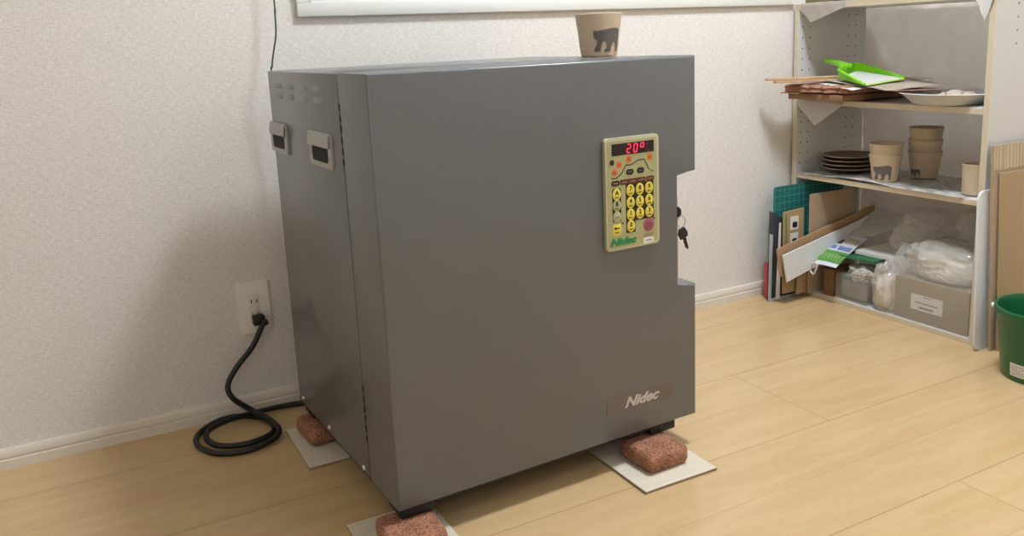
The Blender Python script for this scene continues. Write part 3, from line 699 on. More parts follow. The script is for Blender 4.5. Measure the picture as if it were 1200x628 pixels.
# things on the very top, only their feet in view
b = BM(); box(b, 0,.16,-.035,.035,0,.028,.003); obj('storage_box', b, M['olive'], loc=(SX0+.012,-.075,.8962), label='low olive box at the left end of the shelf top', cat='box')
b = BM(); box(b, 0,.16,-.065,.065,0,.02,.004); obj('dark_tray', b, M['charcoal'], loc=(SX0+.02,-.205,.8962), label='charcoal flat tray on the shelf top, cut off by the picture edge', cat='tray')
b = BM(); sheet(b, [(SX0+.0,-.24,.8965),(SX0-.002,-.60,.8965),(SX0+.2,-.60,.8965),(SX0+.2,-.24,.8965)], 30, 16, .0008, .003, 20, 8, N=(0,0,1))
for v in b.verts: v.co.z = max(v.co.z, .8958)
obj('paper_sheet', b, mat('beige_wrap_paper',(190,174,156),.6), label='beige crumpled paper lying along the right of the shelf top', cat='paper')

# --- middle shelf (z .612)
Z2 = .6125
b = BM(); sheet(b, [(SX0+.004,-.335,Z2+.0012),(SX0+.006,-.63,Z2+.0012),(SX0+.20,-.63,Z2+.0012),(SX0+.20,-.335,Z2+.0012)], 24, 16, .0006, .0006, 15, 2, N=(0,0,1))
obj('paper_sheet', b, M['paper'], label='white paper sheet under the white tray on the middle shelf', cat='paper')
def flatboard(name, x0,x1,y0,y1,z0,z1,m_,label,cat='cardboard',rz=0,group='flattened cardboard on the middle shelf',bend=0):
    b = BM(); cx, cy = (x0+x1)/2, (y0+y1)/2
    box(b, x0-cx, x1-cx, y0-cy, y1-cy, 0, z1-z0, .0012, 2)
    return obj(name, b, m_, loc=(cx,cy,z0), rot=(0,0,rz), label=label, cat=cat, group=group)
flatboard('flattened_carton', 1.425,1.745,-.062,-.272,.6165,.6345,M['kraftd'],'brown flattened carton lowest in the cardboard pile on the middle shelf',rz=-.04)
flatboard('cardboard_strip', 1.405,1.60,-.045,-.110,.6346,.6376,M['wood'],'thin tan strip sticking out left from the cardboard pile',rz=.05)
# folded carton with a creased, buckled front edge
b = BM(); n = 40
rows = []
for i in range(n+1):
    y = -.065-.215*i/n
    w = .004*noise.noise(Vector((i*.35,1,2))); xf = 1.405+.012*noise.noise(Vector((i*.2,5,1)))+.02*(i/n)
    rows.append([(1.72,y,.6385),(xf+.004,y,.6385),(xf,y,.641+w*.3),(xf+.003,y,.649),(xf-.002,y,.654+w),(xf+.006,y,.6605+w),(1.72,y,.6605)])
V = [[b.verts.new(p) for p in r] for r in rows]
for i in range(n):
    for j in range(7): b.faces.new((V[i][j], V[i+1][j], V[i+1][(j+1)%7], V[i][(j+1)%7]))
b.faces.new(V[0]); b.faces.new(V[n])
obj('flattened_carton', b, [M['kraftr']], label='reddish brown crumpled carton, upper one in the cardboard pile', cat='cardboard', group='flattened cardboard on the middle shelf')
# two pine strips
def bar(p, q, w, h, m_, name, label, cat, group=None):
    p, q = Vector(p), Vector(q); d = q-p; L_ = d.length; b = BM(); box(b, 0, L_, -w/2, w/2, 0, h, .0008, 1)
    return obj(name, b, m_, loc=p, rot=Vector((1,0,0)).rotation_difference(d).to_euler(), label=label, cat=cat, group=group)
bar((1.335,-.060,.6755),(1.54,-.168,.6765),.030,.006,M['wood'],'wooden_strip','upper thin pine strip jutting out left over the wall from the cardboard pile','wood strip','pine strips on the cardboard pile')
bar((1.345,-.085,.6685),(1.50,-.166,.6688),.030,.006,M['wood'],'wooden_strip','lower thin pine strip jutting out left beneath another strip','wood strip','pine strips on the cardboard pile')
b = BM(); sheet(b, [(1.455,-.135,.6655),(1.405,-.315,.6515),(1.72,-.34,.668),(1.72,-.12,.668)], 24, 24, .0006, .002, 16, 1, N=(0,0,1)); obj('paper_sheet', b, M['paper'], label='white paper under the grey sheet on the cardboard pile', cat='paper')
b = BM(); sheet(b, [(1.465,-.16,.6715),(1.435,-.40,.6535),(1.60,-.47,.661),(1.66,-.19,.681)], 30, 30, .0008, .0035, 12, 6, N=(0,0,1)); obj('paper_sheet', b, M['grey_paper'], label='grey brown kraft paper sheet under the green dustpan', cat='paper')
b = BM(); sheet(b, [(1.46,-.30,.649),(1.445,-.42,.6495),(1.57,-.48,.651),(1.60,-.33,.651)], 20, 20, .0006, .003, 16, 9, N=(0,0,1)); obj('paper_sheet', b, M['kraftr'], label='dark reddish paper edge under the grey sheet right of the dustpan', cat='paper')
# dustpan
dp = empty('dustpan', (1.52,-.24,.676), label='lime green plastic dustpan lying on papers on the middle shelf', cat='dustpan')
D0 = Vector((1.52,-.24,.672))
NB, NL, FL, FB = Vector((1.470,-.212,.6755)), Vector((1.440,-.330,.6605)), Vector((1.565,-.352,.672)), Vector((1.585,-.175,.690))
b = BM()
def quadplate(b, P, t):   # P four points ccw seen from +z; thickness downward
    A = [b.verts.new(p) for p in P]; B = [b.verts.new(p-Vector((0,0,t))) for p in P]
    b.faces.new(A); b.faces.new(B[::-1])
    for i in range(4): b.faces.new((A[i], A[(i+1)%4], B[(i+1)%4], B[i]))
quadplate(b, [p-D0 for p in (NB,NL,FL,FB)], .0022)
obj('pan_floor', b, M['trayw'], dp, label='pan floor with a whitish reflection in its colour')  # whitish reflection on the pan floor is put into the colour
b = BM()
def wallstrip(b, P, hs, t, lean=.0):
    """wall along polyline P with heights hs, thick t, with rolled rim"""
    C0 = sum((p for p in P), Vector())/len(P)
    ins, outs = [], []
    for i, p in enumerate(P):
        d = (P[min(i+1,len(P)-1)]-P[max(i-1,0)]); d.z = 0; d.normalize(); n = Vector((-d.y, d.x, 0))
        if n.dot(p-C0) < 0: n = -n
        h = hs[i]; prof = [(0,-.002),(0,h),(.0035,h+.001),(.0065,h-.001),(.0068,h-.004),(t,h-.004),(t,-.002)]
        ins.append([b.verts.new(p+n*(x)+Vector((0,0,z))-D0) for x, z in prof])
    m_ = len(ins[0])
    for A, Bq in zip(ins, ins[1:]):
        for k in range(m_): b.faces.new((A[k], A[(k+1)%m_], Bq[(k+1)%m_], Bq[k]))
    b.faces.new(ins[0]); b.faces.new(ins[-1])
path = [NL, NL.lerp(NB,.5), NB.lerp(NL,.12), NB.lerp(FB,.06)+Vector((.0,.006,0)), NB.lerp(FB,.5)+Vector((.004,.012,0)), FB.lerp(NB,.08)+Vector((0,.006,0)), FB.lerp(FL,.10), FB.lerp(FL,.5)+Vector((.006,0,0)), FL]
wallstrip(b, path, [.004,.014,.022,.024,.026,.024,.022,.014,.004], .0022)
obj('pan_wall', b, M['lime'], dp)
b = BM(); quadplate(b, [NL-D0+Vector((-.001,-.004,-.001)), FL-D0+Vector((.001,-.004,-.001)), FL-D0+Vector((0,.002,.0012)), NL-D0+Vector((0,.002,.0012))], .0018); obj('pan_lip', b, mat('pale_lime_lip',(178,206,96),.4), dp)
b = BM(); h0 = NB.lerp(FB,.5)+Vector((.002,.010,.018)); h1 = Vector((1.575,-.068,.719))
dd = (h1-h0); L_ = dd.length; 
prism(b, [(0,-.017),(L_*.3,-.013),(L_*.7,-.014),(L_*.95,-.015),(L_,-.010),(L_,.010),(L_*.95,.015),(L_*.7,.014),(L_*.3,.013),(0,.017)], (0,0,0), (1,0,0), (0,1,0), (0,0,1), .009, bev=.003, seg=3)
q = Vector((1,0,0)).rotation_difference(dd.normalized())
for v in b.verts: v.co = q @ v.co + h0 - D0
obj('handle', b, M['lime'], dp)
# white oval tray
tr = empty('oval_tray', (1.545,-.505,Z2+.0018), label='white shallow oval tray at the right end of the middle shelf', cat='tray')
b = BM(); lathe(b, [(0,0),(.070,0),(.078,.004),(.098,.024),(.108,.0285),(.110,.030),(.108,.0315),(.096,.027),(.076,.007),(.07,.003),(0,.003)], n=64, sx=1, sy=1.18); obj('tray_body', b, M['trayw'], tr)
for i, (dx, dy, s) in enumerate(((.0,.035,.017),(.008,.0,.019),(.012,-.036,.016))):
    b = BM(); bmesh.ops.create_icosphere(b, subdivisions=2, radius=s)
    for v in b.verts: v.co = Vector((v.co.x*1.2, v.co.y*1.3, v.co.z*.8))*(1+.35*noise.noise(v.co*150+Vector((i,0,0))))
    zo = min(v.co.z for v in b.verts)
    obj('bisque_fragment', b, M['bisq'], loc=(1.575+dx,-.50+dy,Z2+.0049-zo), label=('leftmost','middle','rightmost')[i]+' of the small beige lumps in the white oval tray', cat='clay fragment', group='beige lumps in the oval tray')
# --- lower shelf (z .381)
Z3 = .3815
def nsag(u, v): return (0,0,.006*max(0, math.sin(u*PI*2.2-1.2))*(1-v)**1.5)
b = BM(); sheet(b, [(SX0-.002,-.036,Z3+.0012),(SX0-.004,-.60,Z3+.0012),(SX0+.26,-.60,Z3+.0012),(SX0+.26,-.036,Z3+.0012)], 60, 24, .0007, .0012, 14, 5, sag=nsag, N=(0,0,1))
for v in b.verts: v.co.z = max(v.co.z, Z3+.0003)
obj('newspaper', b, M['news'], label='wavy newspaper sheet under the plates and cups on the lower shelf', cat='newspaper')
b = BM(); sheet(b, [(SX0+.006,-.30,Z3+.010),(SX0+.002,-.52,Z3+.004),(SX0+.12,-.635,Z3+.006),(SX0+.16,-.42,Z3+.008)], 40, 24, .0006, .004, 16, 12, N=(0,0,1))
for v in b.verts: v.co.z = max(v.co.z, Z3+.0035)
if False: obj('newspaper', b, M['news'], label='upper curled newspaper page in front of the stacked cups', cat='newspaper')
else: b.free()
PZ = Z3+.0035
PCX, PCY = 1.612, -.136
for i in range(4):
    pt = empty('plate', (PCX+(.002,-.003,.001,0)[i], PCY+(0,.002,-.001,.001)[i], PZ+.0035+i*.0125), label=('lowest brown plate in the stack of four on the lower shelf','second plate from the bottom of the brown stack','third plate from the bottom of the brown stack','top brown plate of the stack beside the cups')[i], cat='plate', group='stack of brown plates')
    b = BM(); lathe(b, [(0,0),(.045,0),(.048,.001),(.070,.0065),(.0785,.0105),(.0795,.0118),(.078,.0128),(.069,.0095),(.047,.0035),(0,.003)], n=64); o = obj('plate_body', b, M['plates'], pt)
    b = BM(); lathe(b, [(.0783,.0102),(.0801,.0114),(.0797,.0134),(.0776,.0134),(.0774,.0124),(.0783,.0102)], n=64); obj('rim', b, M['plim'], pt, label='pale rim')
def stack(x, y, specs, z0, group, labels):
    z = z0; out = []
    for i, (r0_, r1_, h, dz) in enumerate(specs):
        c = cup('ceramic_cup', r0_, r1_, h, labels[i], 'cup', group); c.location = (x, y, z); out.append(c); z += dz
    return out
A = stack(1.548,-.318,[(.034,.0455,.078,.0305),(.035,.046,.078,0)],PZ+.0006,'cups on the lower shelf',['lower cup of the pair beside the plates, with a grey bear figure','upper tan cup nested in the pair beside the plates'])
th = math.atan2(CAM.y+.318, CAM.x-1.548); wrap_fig(BEAR, A[0], rr(.034,.0455,.078), th-.22, .050, .042, .028, M['cupd'])
Bc = stack(1.672,-.352,[(.034,.0465,.078,.0345),(.0345,.0465,.077,.0345),(.0345,.0470,.077,0)],PZ+.0006,'cups on the lower shelf',['lowest cup in the tower of three on the lower shelf','middle cup in the tower of three','topmost cup in the tower of three'])
th = math.atan2(CAM.y+.352, CAM.x-1.672); wrap_fig(BEAR, Bc[0], rr(.034,.0465,.078), th-.75, .034, .020, .018, M['cupd'])
cc = cup('ceramic_cup', .0305, .033, .080, 'single pinkish straight cup at the right end of the lower shelf', 'cup', 'cups on the lower shelf'); cc.location = (1.553,-.592,PZ-.0015)

# --- bottom compartment
ZB = .0145
def thin(name, P, t, m_, label, cat, n=1, r=None, N=None, amp=0, group=None):
    b = BM(); sheet(b, P, n, n, t, amp, 12, 3, N=N); return obj(name, b, m_, label=label, cat=cat, group=group)
def vplane(pxs, y): return [hit(px, py, (0,1,0), (0,y,0)) for px, py in pxs]
# tool: upright board in plane y, rotated in its own plane by its corner list (x,z)
def upright(name, pts, y, t, m_, label, cat, group=None, bev=.0004):
    b = BM(); prism(b, pts, (0,y,0), (1,0,0), (0,0,1), (0,-1,0), t, bev=bev, seg=1); return obj(name, b, m_, label=label, cat=cat, group=group)
upright('cutting_mat', rrect(.30,.318,.008,cx=1.526,cy=.177+.0155), -.056, .003, M['mat'], 'teal cutting mat with a pale grid standing upright at the left of the shelf', 'cutting mat')
upright('foam_sheet', [(1.372,.006),(1.47,.002),(1.47,.245),(1.374,.262)], -.0640, .004, M['dgrey'], 'dark grey foam sheet standing in front of the teal cutting mat', 'foam sheet')
cs = upright('plastic_folder', [(1.342,.006),(1.476,.001),(1.476,.215),(1.345,.285)], -.0715, .003, M['case'], 'smoky clear plastic folder with a pale rim standing by the shelf corner', 'folder')
b = BM(); prism(b, [(1.342,.004),(1.352,.004),(1.356,.21),(1.344,.215)], (0,-.0750,0), (1,0,0), (0,0,1), (0,-1,0), .003, bev=.0008); prism(b, [(1.342,-.0),(1.476,.0),(1.476,.008),(1.342,.008)], (0,-.0750,0), (1,0,0), (0,0,1), (0,-1,0), .003, bev=.0008)
obj('rim', b, M['casew'], cs, label='pale clear rim')
b = BM(); box(b, 1.362,1.392,-.0495,-.034,.002,.112,.002,2); obj('pink_case', b, M['pink'], label='pink narrow plastic case standing on the floor against the baseboard', cat='case')
bk = upright('booklet', [(1.388,.020),(1.472,.020),(1.470,.282),(1.386,.278)], -.086, .005, mat('tan_booklet_cover',(176,148,106),.7), 'tan booklet with a green spine and white label patches, upright behind the strips', 'booklet')
b = BM(); prism(b, [(1.392,.06),(1.402,.06),(1.400,.272),(1.390,.272)], (0,-.0908,0), (1,0,0), (0,0,1), (0,-1,0), .0005); obj('spine_band', b, mat('olive_green_band',(122,132,84),.6), bk)
for zz in (.24,.188):
    b = BM(); prism(b, rrect(.034,.042,.001,cx=1.430,cy=zz), (0,-.0908,0), (1,0,0), (0,0,1), (0,-1,0), .0005); o = obj('label_patch', b, M['paper'], bk)
    b = BM(); prism(b, rrect(.020,.018,.004,cx=1.432,cy=zz-.006), (0,-.0912,0), (1,0,0), (0,0,1), (0,-1,0), .0005); obj('printed_mark', b, M['pblack'], o)
thin('paper_sheet', [(1.368,-.080,.004),(1.386,-.080,.004),(1.386,-.080,.245),(1.378,-.080,.245)], .0006, M['paper'], 'narrow white paper edge left of the tan booklet', 'paper', N=(0,-1,0))
upright('fibreboard', rrect(.205,.312,.003,cx=1.572,cy=.1705), -.1115, .004, M['fibre'], 'large tan fibreboard sheet leaning against the inner left side of the shelf', 'board')
# slanting tan strip and white board, low end out in front
upright('cardboard_strip', [(1.322,.180),(1.335,.091),(1.400,.108),(1.74,.172),(1.74,.265)], -.126, .004, M['kraft'], 'tan cardboard strip slanting down to the left, behind the white board', 'cardboard')
upright('foam_board', [(1.331,.162),(1.350,.077),(1.442,.100),(1.74,.150),(1.74,.242)], -.1400, .005, M['whiteb'], 'white board slanting down to the left in front of the tan strip', 'board')
upright('kraft_envelope', [(1.430,.015),(1.497,.015),(1.520,.125),(1.440,.100)], -.100, .006, M['kraft'], 'tan kraft pack standing under the slanting white board', 'pack')
b = BM(); box(b, 1.500,1.60,-.186,-.148,ZB,.098,.001,1); obj('brown_box', b, mat('dark_kraft_box',(126,92,58),.75), label='small brown upright box in the left front of the bottom compartment', cat='box')
# clear container with green lid sheet and pale tray above
ct = empty('clear_container', (1.585,-.250,ZB), label='cloudy clear plastic container with crumpled wrap under the flyer bag', cat='container')
def lbox(w, d, h, t):
    b = BM(); box(b, -w/2,w/2,-d/2,d/2,0,h,.004,2); box(b, -w/2+t,w/2-t,-d/2+t,d/2-t,t,h+.0001); return b
b = BM(); box(b, -.085,.085,-.060,.058,0,.080,.006,2); obj('container_body', b, M['clear'], ct)
b = BM(); box(b, -.068,.07,-.048,.05,.004,.058,.008,2)
for v in b.verts: v.co += Vector((.006,.006,.004))*noise.noise(v.co*60)
obj('contents', b, mat('grey_wrapped_clay',(150,140,126),.6), ct)
b = BM(); bmesh.ops.create_icosphere(b, subdivisions=4, radius=.034)
for v in b.verts:
    v.co = Vector((v.co.x*1.1, v.co.y*1.4, v.co.z*.75)); v.co *= 1+.45*noise.noise(v.co*45)+.25*abs(noise.noise(v.co*110))
for v in b.verts: v.co += Vector((-.045,-.02,.086))
obj('crumpled_wrap', b, mat('shiny_crumpled_wrap',(186,182,174),.2,spec=.9), ct, angle=18)
b = BM(); sheet(b, [(1.50,-.205,.150),(1.51,-.325,.153),(1.70,-.325,.150),(1.70,-.205,.150)], 24, 24, .006, .005, 14, 3, N=(0,0,1)); obj('green_sheet', b, M['gsheet'], label='dark green plastic sheet on the clear container under the flyer', cat='plastic sheet')
b = BM(); sheet(b, [(1.535,-.235,.163),(1.545,-.36,.166),(1.70,-.36,.172),(1.70,-.235,.172)], 20, 20, .010, .004, 10, 6, N=(0,0,1)); obj('white_tray', b, M['trayw'], label='white plastic tray lying above the green sheet in the bottom compartment', cat='tray')
# bag with flyer
fb = empty('flyer_bag', (1.55,-.22,.15), label='clear bag with a white and green printed flyer lying on the container', cat='bag')
FO = Vector((1.55,-.22,.15))
c00 = hit(955,308.5,(1,0,0),(1.450,0,0)); c10 = hit(979.5,314,(1,0,0),(1.450,0,0)); c11 = hit(1017.5,279,(1,0,0),(1.62,0,0)); c01 = hit(978,271,(1,0,0),(1.62,0,0))
FQ = [c00-FO, c10-FO, c11-FO, c01-FO]
def bag_pt(u, v, off=0):
    p = FQ[0]*(1-u)*(1-v)+FQ[1]*u*(1-v)+FQ[2]*u*v+FQ[3]*(1-u)*v
    return p+Vector((0,0,.006*math.sin(v*PI)+.002*noise.noise(p*25)))+FNm*off
FNm = (FQ[1]-FQ[0]).cross(FQ[3]-FQ[0]).normalized()
def bagpatch(u0,u1,v0,v1,off,m_,name,parent,t=.0006, **k):
    b = BM(); n, mm = 12, 12
    G = [[[b.verts.new(bag_pt(u0+(u1-u0)*i/n, v0+(v1-v0)*j/mm, off-s*t)) for j in range(mm+1)] for i in range(n+1)] for s in (0,1)]
    for i in range(n):
        for j in range(mm):
            for s in (0,1): g_ = G[s]; b.faces.new((g_[i][j], g_[i+1][j], g_[i+1][j+1], g_[i][j+1]))
    for i in range(n):
        for j in (0,mm): b.faces.new((G[0][i][j],G[0][i+1][j],G[1][i+1][j],G[1][i][j]))
    for j in range(mm):
        for i in (0,n): b.faces.new((G[0][i][j],G[0][i][j+1],G[1][i][j+1],G[1][i][j]))
    return obj(name, b, m_, parent, **k)
fly = bagpatch(0,1,0,1,0,M['flyw'],'flyer',fb)
for u0,u1,v0,v1,m_,nm in ((0,1,.09,.40,M['flyg'],'green_band'),(.05,.42,.46,.56,M['flyb'],'printed_mark'),(.5,.95,.44,.56,M['flyb'],'printed_mark'),(.08,.5,.62,.78,M['flyd'],'printed_photo'),(.55,.95,.66,.86,mat('flyer_tan',(190,180,160),.5),'printed_photo'),(.02,.4,.84,.97,M['flyd'],'printed_photo')):
    bagpatch(u0,u1,v0,v1,.0009,m_,nm,fly,t=.0005)
b = BM()
for k_ in range(6):
    u = .14+.13*k_
    for (du, dv, w_, h_) in ((0,.0,.09,.02),(.03,-.03,.025,.12),(0,.05,.08,.02)):
        P = [bag_pt(u+x*w_+du-.02, .245+y*h_+dv, .0016) for x, y in ((-.5,-.5),(.5,-.5),(.5,.5),(-.5,.5))]
        Q = [p-FNm*.0004 for p in P]; A_ = [b.verts.new(p) for p in P]; B_ = [b.verts.new(p) for p in Q]; b.faces.new(A_); b.faces.new(B_)
        for i in range(4): b.faces.new((A_[i],A_[(i+1)%4],B_[(i+1)%4],B_[i]))
obj('printed_mark', b, mat('pale_green_print',(150,190,120),.5), fly)
b = BM(); sheet(b, [c01-FO+Vector((-.02,.01,.004)), c11-FO+Vector((0,-.02,.004)), Vector((1.74,-.30,.250))-FO, Vector((1.74,-.16,.255))-FO], 30, 30, .0006, .014, 12, 4); obj('bag_film', b, M['bagm'], fb)
b = BM(); hh = [hit(*p, (1,0,0), (1.449,0,0))-FO for p in ((955,308),(947.5,309),(948,314),(953,321),(957,314),(958,309))]; tube(b, hh, .0028, n=8, sub=6); obj('bag_handle', b, M['trayw'], fb, label='white carrying loop')
b = BM(); tube(b, [hit(*p,(1,0,0),(1.47,0,0)) for p in ((943,312),(943,303),(948,298),(956,296))], .006, n=10, sub=6); obj('black_strap', b, M['black'], label='short black rubber strap curling beside the flyer bag', cat='strap')
# small clay bag (milky), left of the carton
def blob(name, c, r, seed, f1, a1, m_, parent=None, sub=5, floor=None, angle=60, f2=3, a2=.0, xmin=None, **k):
    b = BM(); bmesh.ops.create_icosphere(b, subdivisions=sub, radius=1)
    for v in b.verts:
        d = v.co.copy(); s = Vector((seed, seed*1.7, 0))
        n_ = noise.noise(d*f1+s); n2 = abs(noise.noise(d*f1*f2+s))
        # boxy superellipsoid, then creased
        e = (abs(d.x)**3+abs(d.y)**3+abs(d.z)**3)**(-1/3)
        d2 = d*e*(1+a1*n_-a2*n2)
        v.co = Vector((d2.x*r[0], d2.y*r[1], d2.z*r[2]))
        if floor is not None: v.co.z = max(v.co.z, floor-c[2])
        if xmin is not None: v.co.x = max(v.co.x, xmin-c[0]+.004*n2)
    return obj(name, b, m_, parent, loc=c if parent is None else None, angle=angle, **k)
def shift(o, c):
    for v in o.data.vertices: v.co += Vector(c)
cb = empty('clay_bag', (1.550,-.362,ZB), label='milky plastic bag of pale clay standing left of the bagged carton', cat='bag')
o = blob('clay_lump', (0,0,.05), (.052,.038,.05), 2, 1.5, .12, M['clay'], cb, floor=0); shift(o, (0,0,.052))
o = blob('bag_film', (0,0,.07), (.062,.047,.080), 5, 2.2, .22, M['bagm'], cb, a2=.16, f2=4); 
for v in o.data.vertices: v.co.z = max(v.co.z, -.0685)
shift(o, (0,0,.0690))
# carton in a clear bag
bx = empty('bagged_carton', (1.60,-.514,ZB), label='grey brown carton with a white label inside a big clear plastic bag', cat='carton')
b = BM(); box(b, -.095,.10,-.115,.112,0,.118,.002,2); obj('carton', b, M['boxg'], bx)
b = BM(); prism(b, rrect(.098,.044,.001,cx=.0,cy=.0), (-.0952,.009,.056), (0,-1,0), (0,0,1), (-1,0,0), .0006); lb = obj('carton_label', b, M['paper'], bx, label='white paper label')
b = BM()
for (y0,y1,z0,z1) in ((-.012,.016,.016,.0185),(-.036,.036,-.002,.0015),(-.022,.022,-.0165,-.0105)):
    prism(b, [(-.009+y0,z0),(-.009+y1,z0),(-.009+y1,z1),(-.009+y0,z1)], (-.0959,0,.056), (0,-1,0), (0,0,1), (-1,0,0), .0004)
obj('printed_mark', b, M['grey_print'], lb)
o = blob('clay_sack', (0,0,0), (.088,.095,.042), 9, 1.1, .10, M['clay'], bx); shift(o, (.0,-.012,.157))
# bag film: front skin over the carton, gathered and puffed at the top
def skin(name, W2, H0, fn, m_, parent, n=60, mm=50, t=.0005):
    b = BM(); G = []
    for s in (0,1): G.append([[b.verts.new(fn(i/n, j/mm, s*t)) for j in range(mm+1)] for i in range(n+1)])
    for i in range(n):
        for j in range(mm):
            for s in (0,1): g_ = G[s]; b.faces.new((g_[i][j], g_[i+1][j], g_[i+1][j+1], g_[i][j+1]))
    for i in range(n):
        for j in (0,mm): b.faces.new((G[0][i][j],G[0][i+1][j],G[1][i+1][j],G[1][i][j]))
    for j in range(mm):
        for i in (0,n): b.faces.new((G[0][i][j],G[0][i][j+1],G[1][i][j+1],G[1][i][j]))
    return obj(name, b, m_, parent, angle=50)
def fskin(u, v, off):
    # v 0..1 runs from the floor up the front face, over the top and back
    y = -.122+.244*u; edge = (2*u-1)
    if v < .4: x = -.100-.003; z = .001+v/.4*.122
    elif v < .75: k_ = (v-.4)/.35; x = -.103+.075*k_**1.5; z = .123+.085*math.sin(k_*PI/2)
    else: k_ = (v-.75)/.25; x = -.028+.10*k_; z = .208-.03*k_
    p = Vector((x,y,z)); w = noise.noise(Vector((y*26,z*14,3)))*.5+noise.noise(Vector((y*60,z*30+x*20,8)))*.25-abs(noise.noise(Vector((y*38+z*20,z*9,x*20+5))))*.7
    amp = .004 if v < .35 else .016*min(1,(v-.3)/.25)
    y += noise.noise(Vector((z*20,u*5,1)))*.004*abs(edge)
    return Vector((min(x-amp*w*(1.0)+off, x+.006) if v < .4 else x-amp*w+off, y, max(.0005, z+(amp*w*.8 if v > .4 else 0))))
skin('bag_film', 0, 0, fskin, M['bagf'], bx)
o = blob('bag_film', (0,0,0), (.092,.112,.058), 21, 1.3, .2, M['bagm'], bx, a2=.14, f2=2.6); shift(o, (-.006,-.002,.166))
# loose upright bag top behind, catching light
def loose(c, r, seed, parent, m_, a2=.30):
    o = blob('gathered_bag_top', (0,0,0), r, seed, 1.3, .3, m_, parent, a2=a2, f2=2.4); shift(o, Vector(c)-parent.location); return o
loose((1.640,-.395,.236), (.080,.075,.060), 31, bx, M['bag'])
loose((1.668,-.555,.262), (.060,.070,.060), 44, bx, M['bag'])

# --- leaning boards and bucket right of the shelf
YR = SYb-.002
def lean(name, pts, y, t, m_, label, cat, ang, group=None):
    b = BM(); prism(b, pts, (0,0,0), (1,0,0), (0,0,1), (0,-1,0), t, bev=.0006, seg=1)
    return obj(name, b, m_, loc=(0,y,0), rot=(ang,0,0), label=label, cat=cat, group=group)
lean('white_board', rrect(.30,.412,.022,n=8,cx=1.606,cy=.206), YR-.018, .006, M['whiteb'], 'white board with rounded corners leaning on the outer side of the shelf', 'board', -.035)
bo = lean('corrugated_board', [(1.492,0),(1.785,0),(1.785,.523),(1.484,.523)], YR-.036, .007, M['fibre'], 'tan corrugated board standing tallest beside the shelf', 'board', -.045)
b = BM()
rnd = random.Random(3); x = 1.488
while x < 1.77:
    w_ = rnd.uniform(.003,.012); prism(b, [(x,.462),(x+w_,.462),(x+w_,.520),(x,.520)], (0,-.0068,0), (1,0,0), (0,0,1), (0,-1,0), .0009); x += w_+rnd.uniform(.002,.006)
obj('flute_ridges', b, mat('pale_flutes',(198,176,148),.8), bo)
lean('hardboard_sheet', [(1.506,0),(1.795,0),(1.795,.452),(1.506,.455)], YR-.048, .004, M['ply'], 'brown hardboard sheet in front of the corrugated board behind the bucket', 'board', -.05)
b = BM(); tube(b, [(1.478,-.6635,.345),(1.474,-.665,.33),(1.478,-.6665,.305),(1.486,-.668,.28)], .0022, n=6, sub=6); tube(b, [(1.480,-.6635,.30),(1.484,-.6655,.285),(1.480,-.667,.262),(1.488,-.668,.245)], .0018, n=6, sub=6); tube(b, [(1.478,-.6635,.345),(1.480,-.6640,.32),(1.480,-.6645,.30)], .0015, n=6, sub=6)
obj('string_scrap', b, M['tape'], label='pale scrap of tape hanging at the edge of the white rounded board', cat='tape')
bc = (1.4487,-.8646); RB, RT_, HB = .089, .1127, .1687
bu = empty('bucket', (bc[0],bc[1],0), label='dark green plastic bucket with a white sticker at the right picture edge', cat='bucket')
b = BM(); rt = RT_-.004
lathe(b, [(0,.003),(RB-.006,.003),(RB-.004,0),(RB,.0015),(RB+.0008,.006),(rt-.0015,HB-.018),(rt,HB-.014),(RT_-.001,HB-.013),(RT_,HB-.011),(RT_,HB-.002),(RT_-.0012,HB),(rt-.0015,HB),(rt-.003,HB-.003),(rt-.0045,HB-.018),(RB-.0025,.009),(RB-.006,.006),(0,.006)], n=96)
obj('bucket_body', b, M['bucket'], bu)
ta = math.atan2(CAM.y-bc[1], CAM.x-bc[0])
def rb(z): return RB+(rt-RB)*z/(HB-.018)
b = BM(); n = 14; P = []
aL = ta+.98
for s in (0,1):
    P.append([[b.verts.new(((rb(z)+.0004+s*.0005)*math.cos(aL-w_/rb(z)), (rb(z)+.0004+s*.0005)*math.sin(aL-w_/rb(z)), z)) for z in (.022,.052)] for w_ in [(-.028+.075*i/n) for i in range(n+1)]])
aL0 = aL
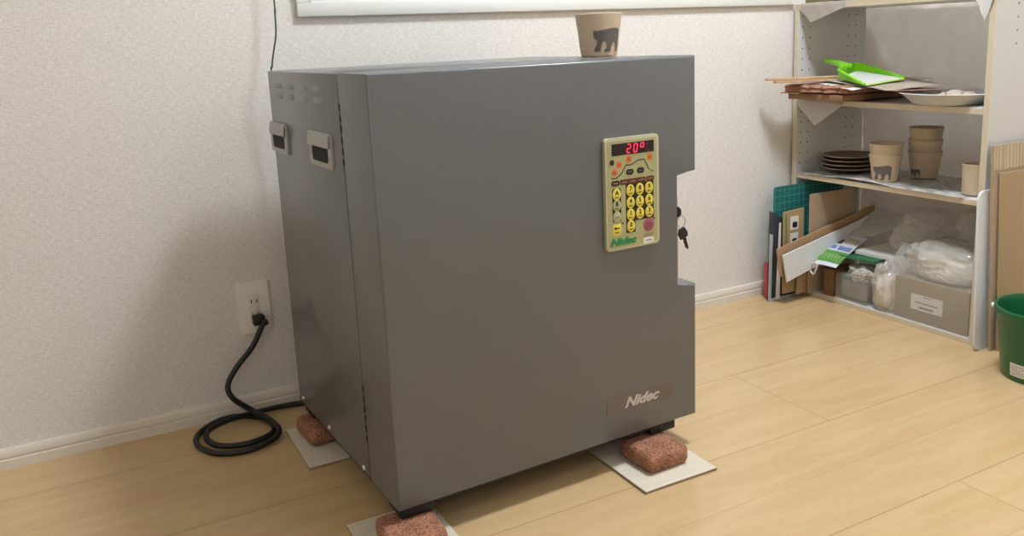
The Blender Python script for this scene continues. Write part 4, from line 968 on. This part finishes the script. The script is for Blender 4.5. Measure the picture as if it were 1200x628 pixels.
if True:
    b.free(); b = BM(); P = []
    # sticker placed by its angle on the side facing the camera's right
    aS = ta-.37
    for s in (0,1):
        P.append([[b.verts.new(((rb(z)+.0003+s*.0006)*math.cos(aS+w_/rb(z)), (rb(z)+.0003+s*.0006)*math.sin(aS+w_/rb(z)), z)) for z in (.014,.046)] for w_ in [(-.040+.080*i/n) for i in range(n+1)]])
    for i in range(n):
        for s in (0,1): b.faces.new((P[s][i][0],P[s][i+1][0],P[s][i+1][1],P[s][i][1]))
        for j in (0,1): b.faces.new((P[0][i][j],P[0][i+1][j],P[1][i+1][j],P[1][i][j]))
    for i in (0,n): b.faces.new((P[0][i][0],P[0][i][1],P[1][i][1],P[1][i][0]))
    st = obj('sticker', b, M['paper'], bu)
    b = BM(); rnd = random.Random(5)
    for row in range(5):
        z = .039-.005*row
        for q_ in range(9):
            if rnd.random() < .2: continue
            a0_ = aS+(-.034+.0075*q_)/rb(z); a1_ = a0_+.006/rb(z); R_ = rb(z)+.0011
            vs = [b.verts.new((R_*math.cos(a_), R_*math.sin(a_), zz)) for a_, zz in ((a0_,z),(a1_,z),(a1_,z+.0022),(a0_,z+.0022))]; b.faces.new(vs)
    obj('printed_mark', b, M['grey_print'], st)
aH = ta-PI*.5+.05
for a_, nm in ((aH,'handle_lug'),(aH+PI,'handle_lug')):
    b = BM(); lathe(b, [(0,.006),(.005,.006),(.006,.004),(.006,0),(0,0)], n=16)
    for v in b.verts:
        x_, y_, z_ = v.co; v.co = Vector(((RT_-.001+z_)*math.cos(a_)-x_*math.sin(a_), (RT_-.001+z_)*math.sin(a_)+x_*math.cos(a_), HB-.008+y_))
    obj('handle_lug', b, M['white'], bu, label='white pivot lug')

# ------------------------------------------------------------------ world, view
w = bpy.data.worlds.new('world'); bpy.context.scene.world = w; w.use_nodes = True
w.node_tree.nodes['Background'].inputs[0].default_value = (.02,.022,.03,1); w.node_tree.nodes['Background'].inputs[1].default_value = .3
vs_ = bpy.context.scene.view_settings
bpy.context.scene.display_settings.display_device = 'sRGB'
vs_.view_transform = 'Standard'; vs_.look = 'None'; vs_.gamma = 1; vs_.use_curve_mapping = False; vs_.exposure = 0.235
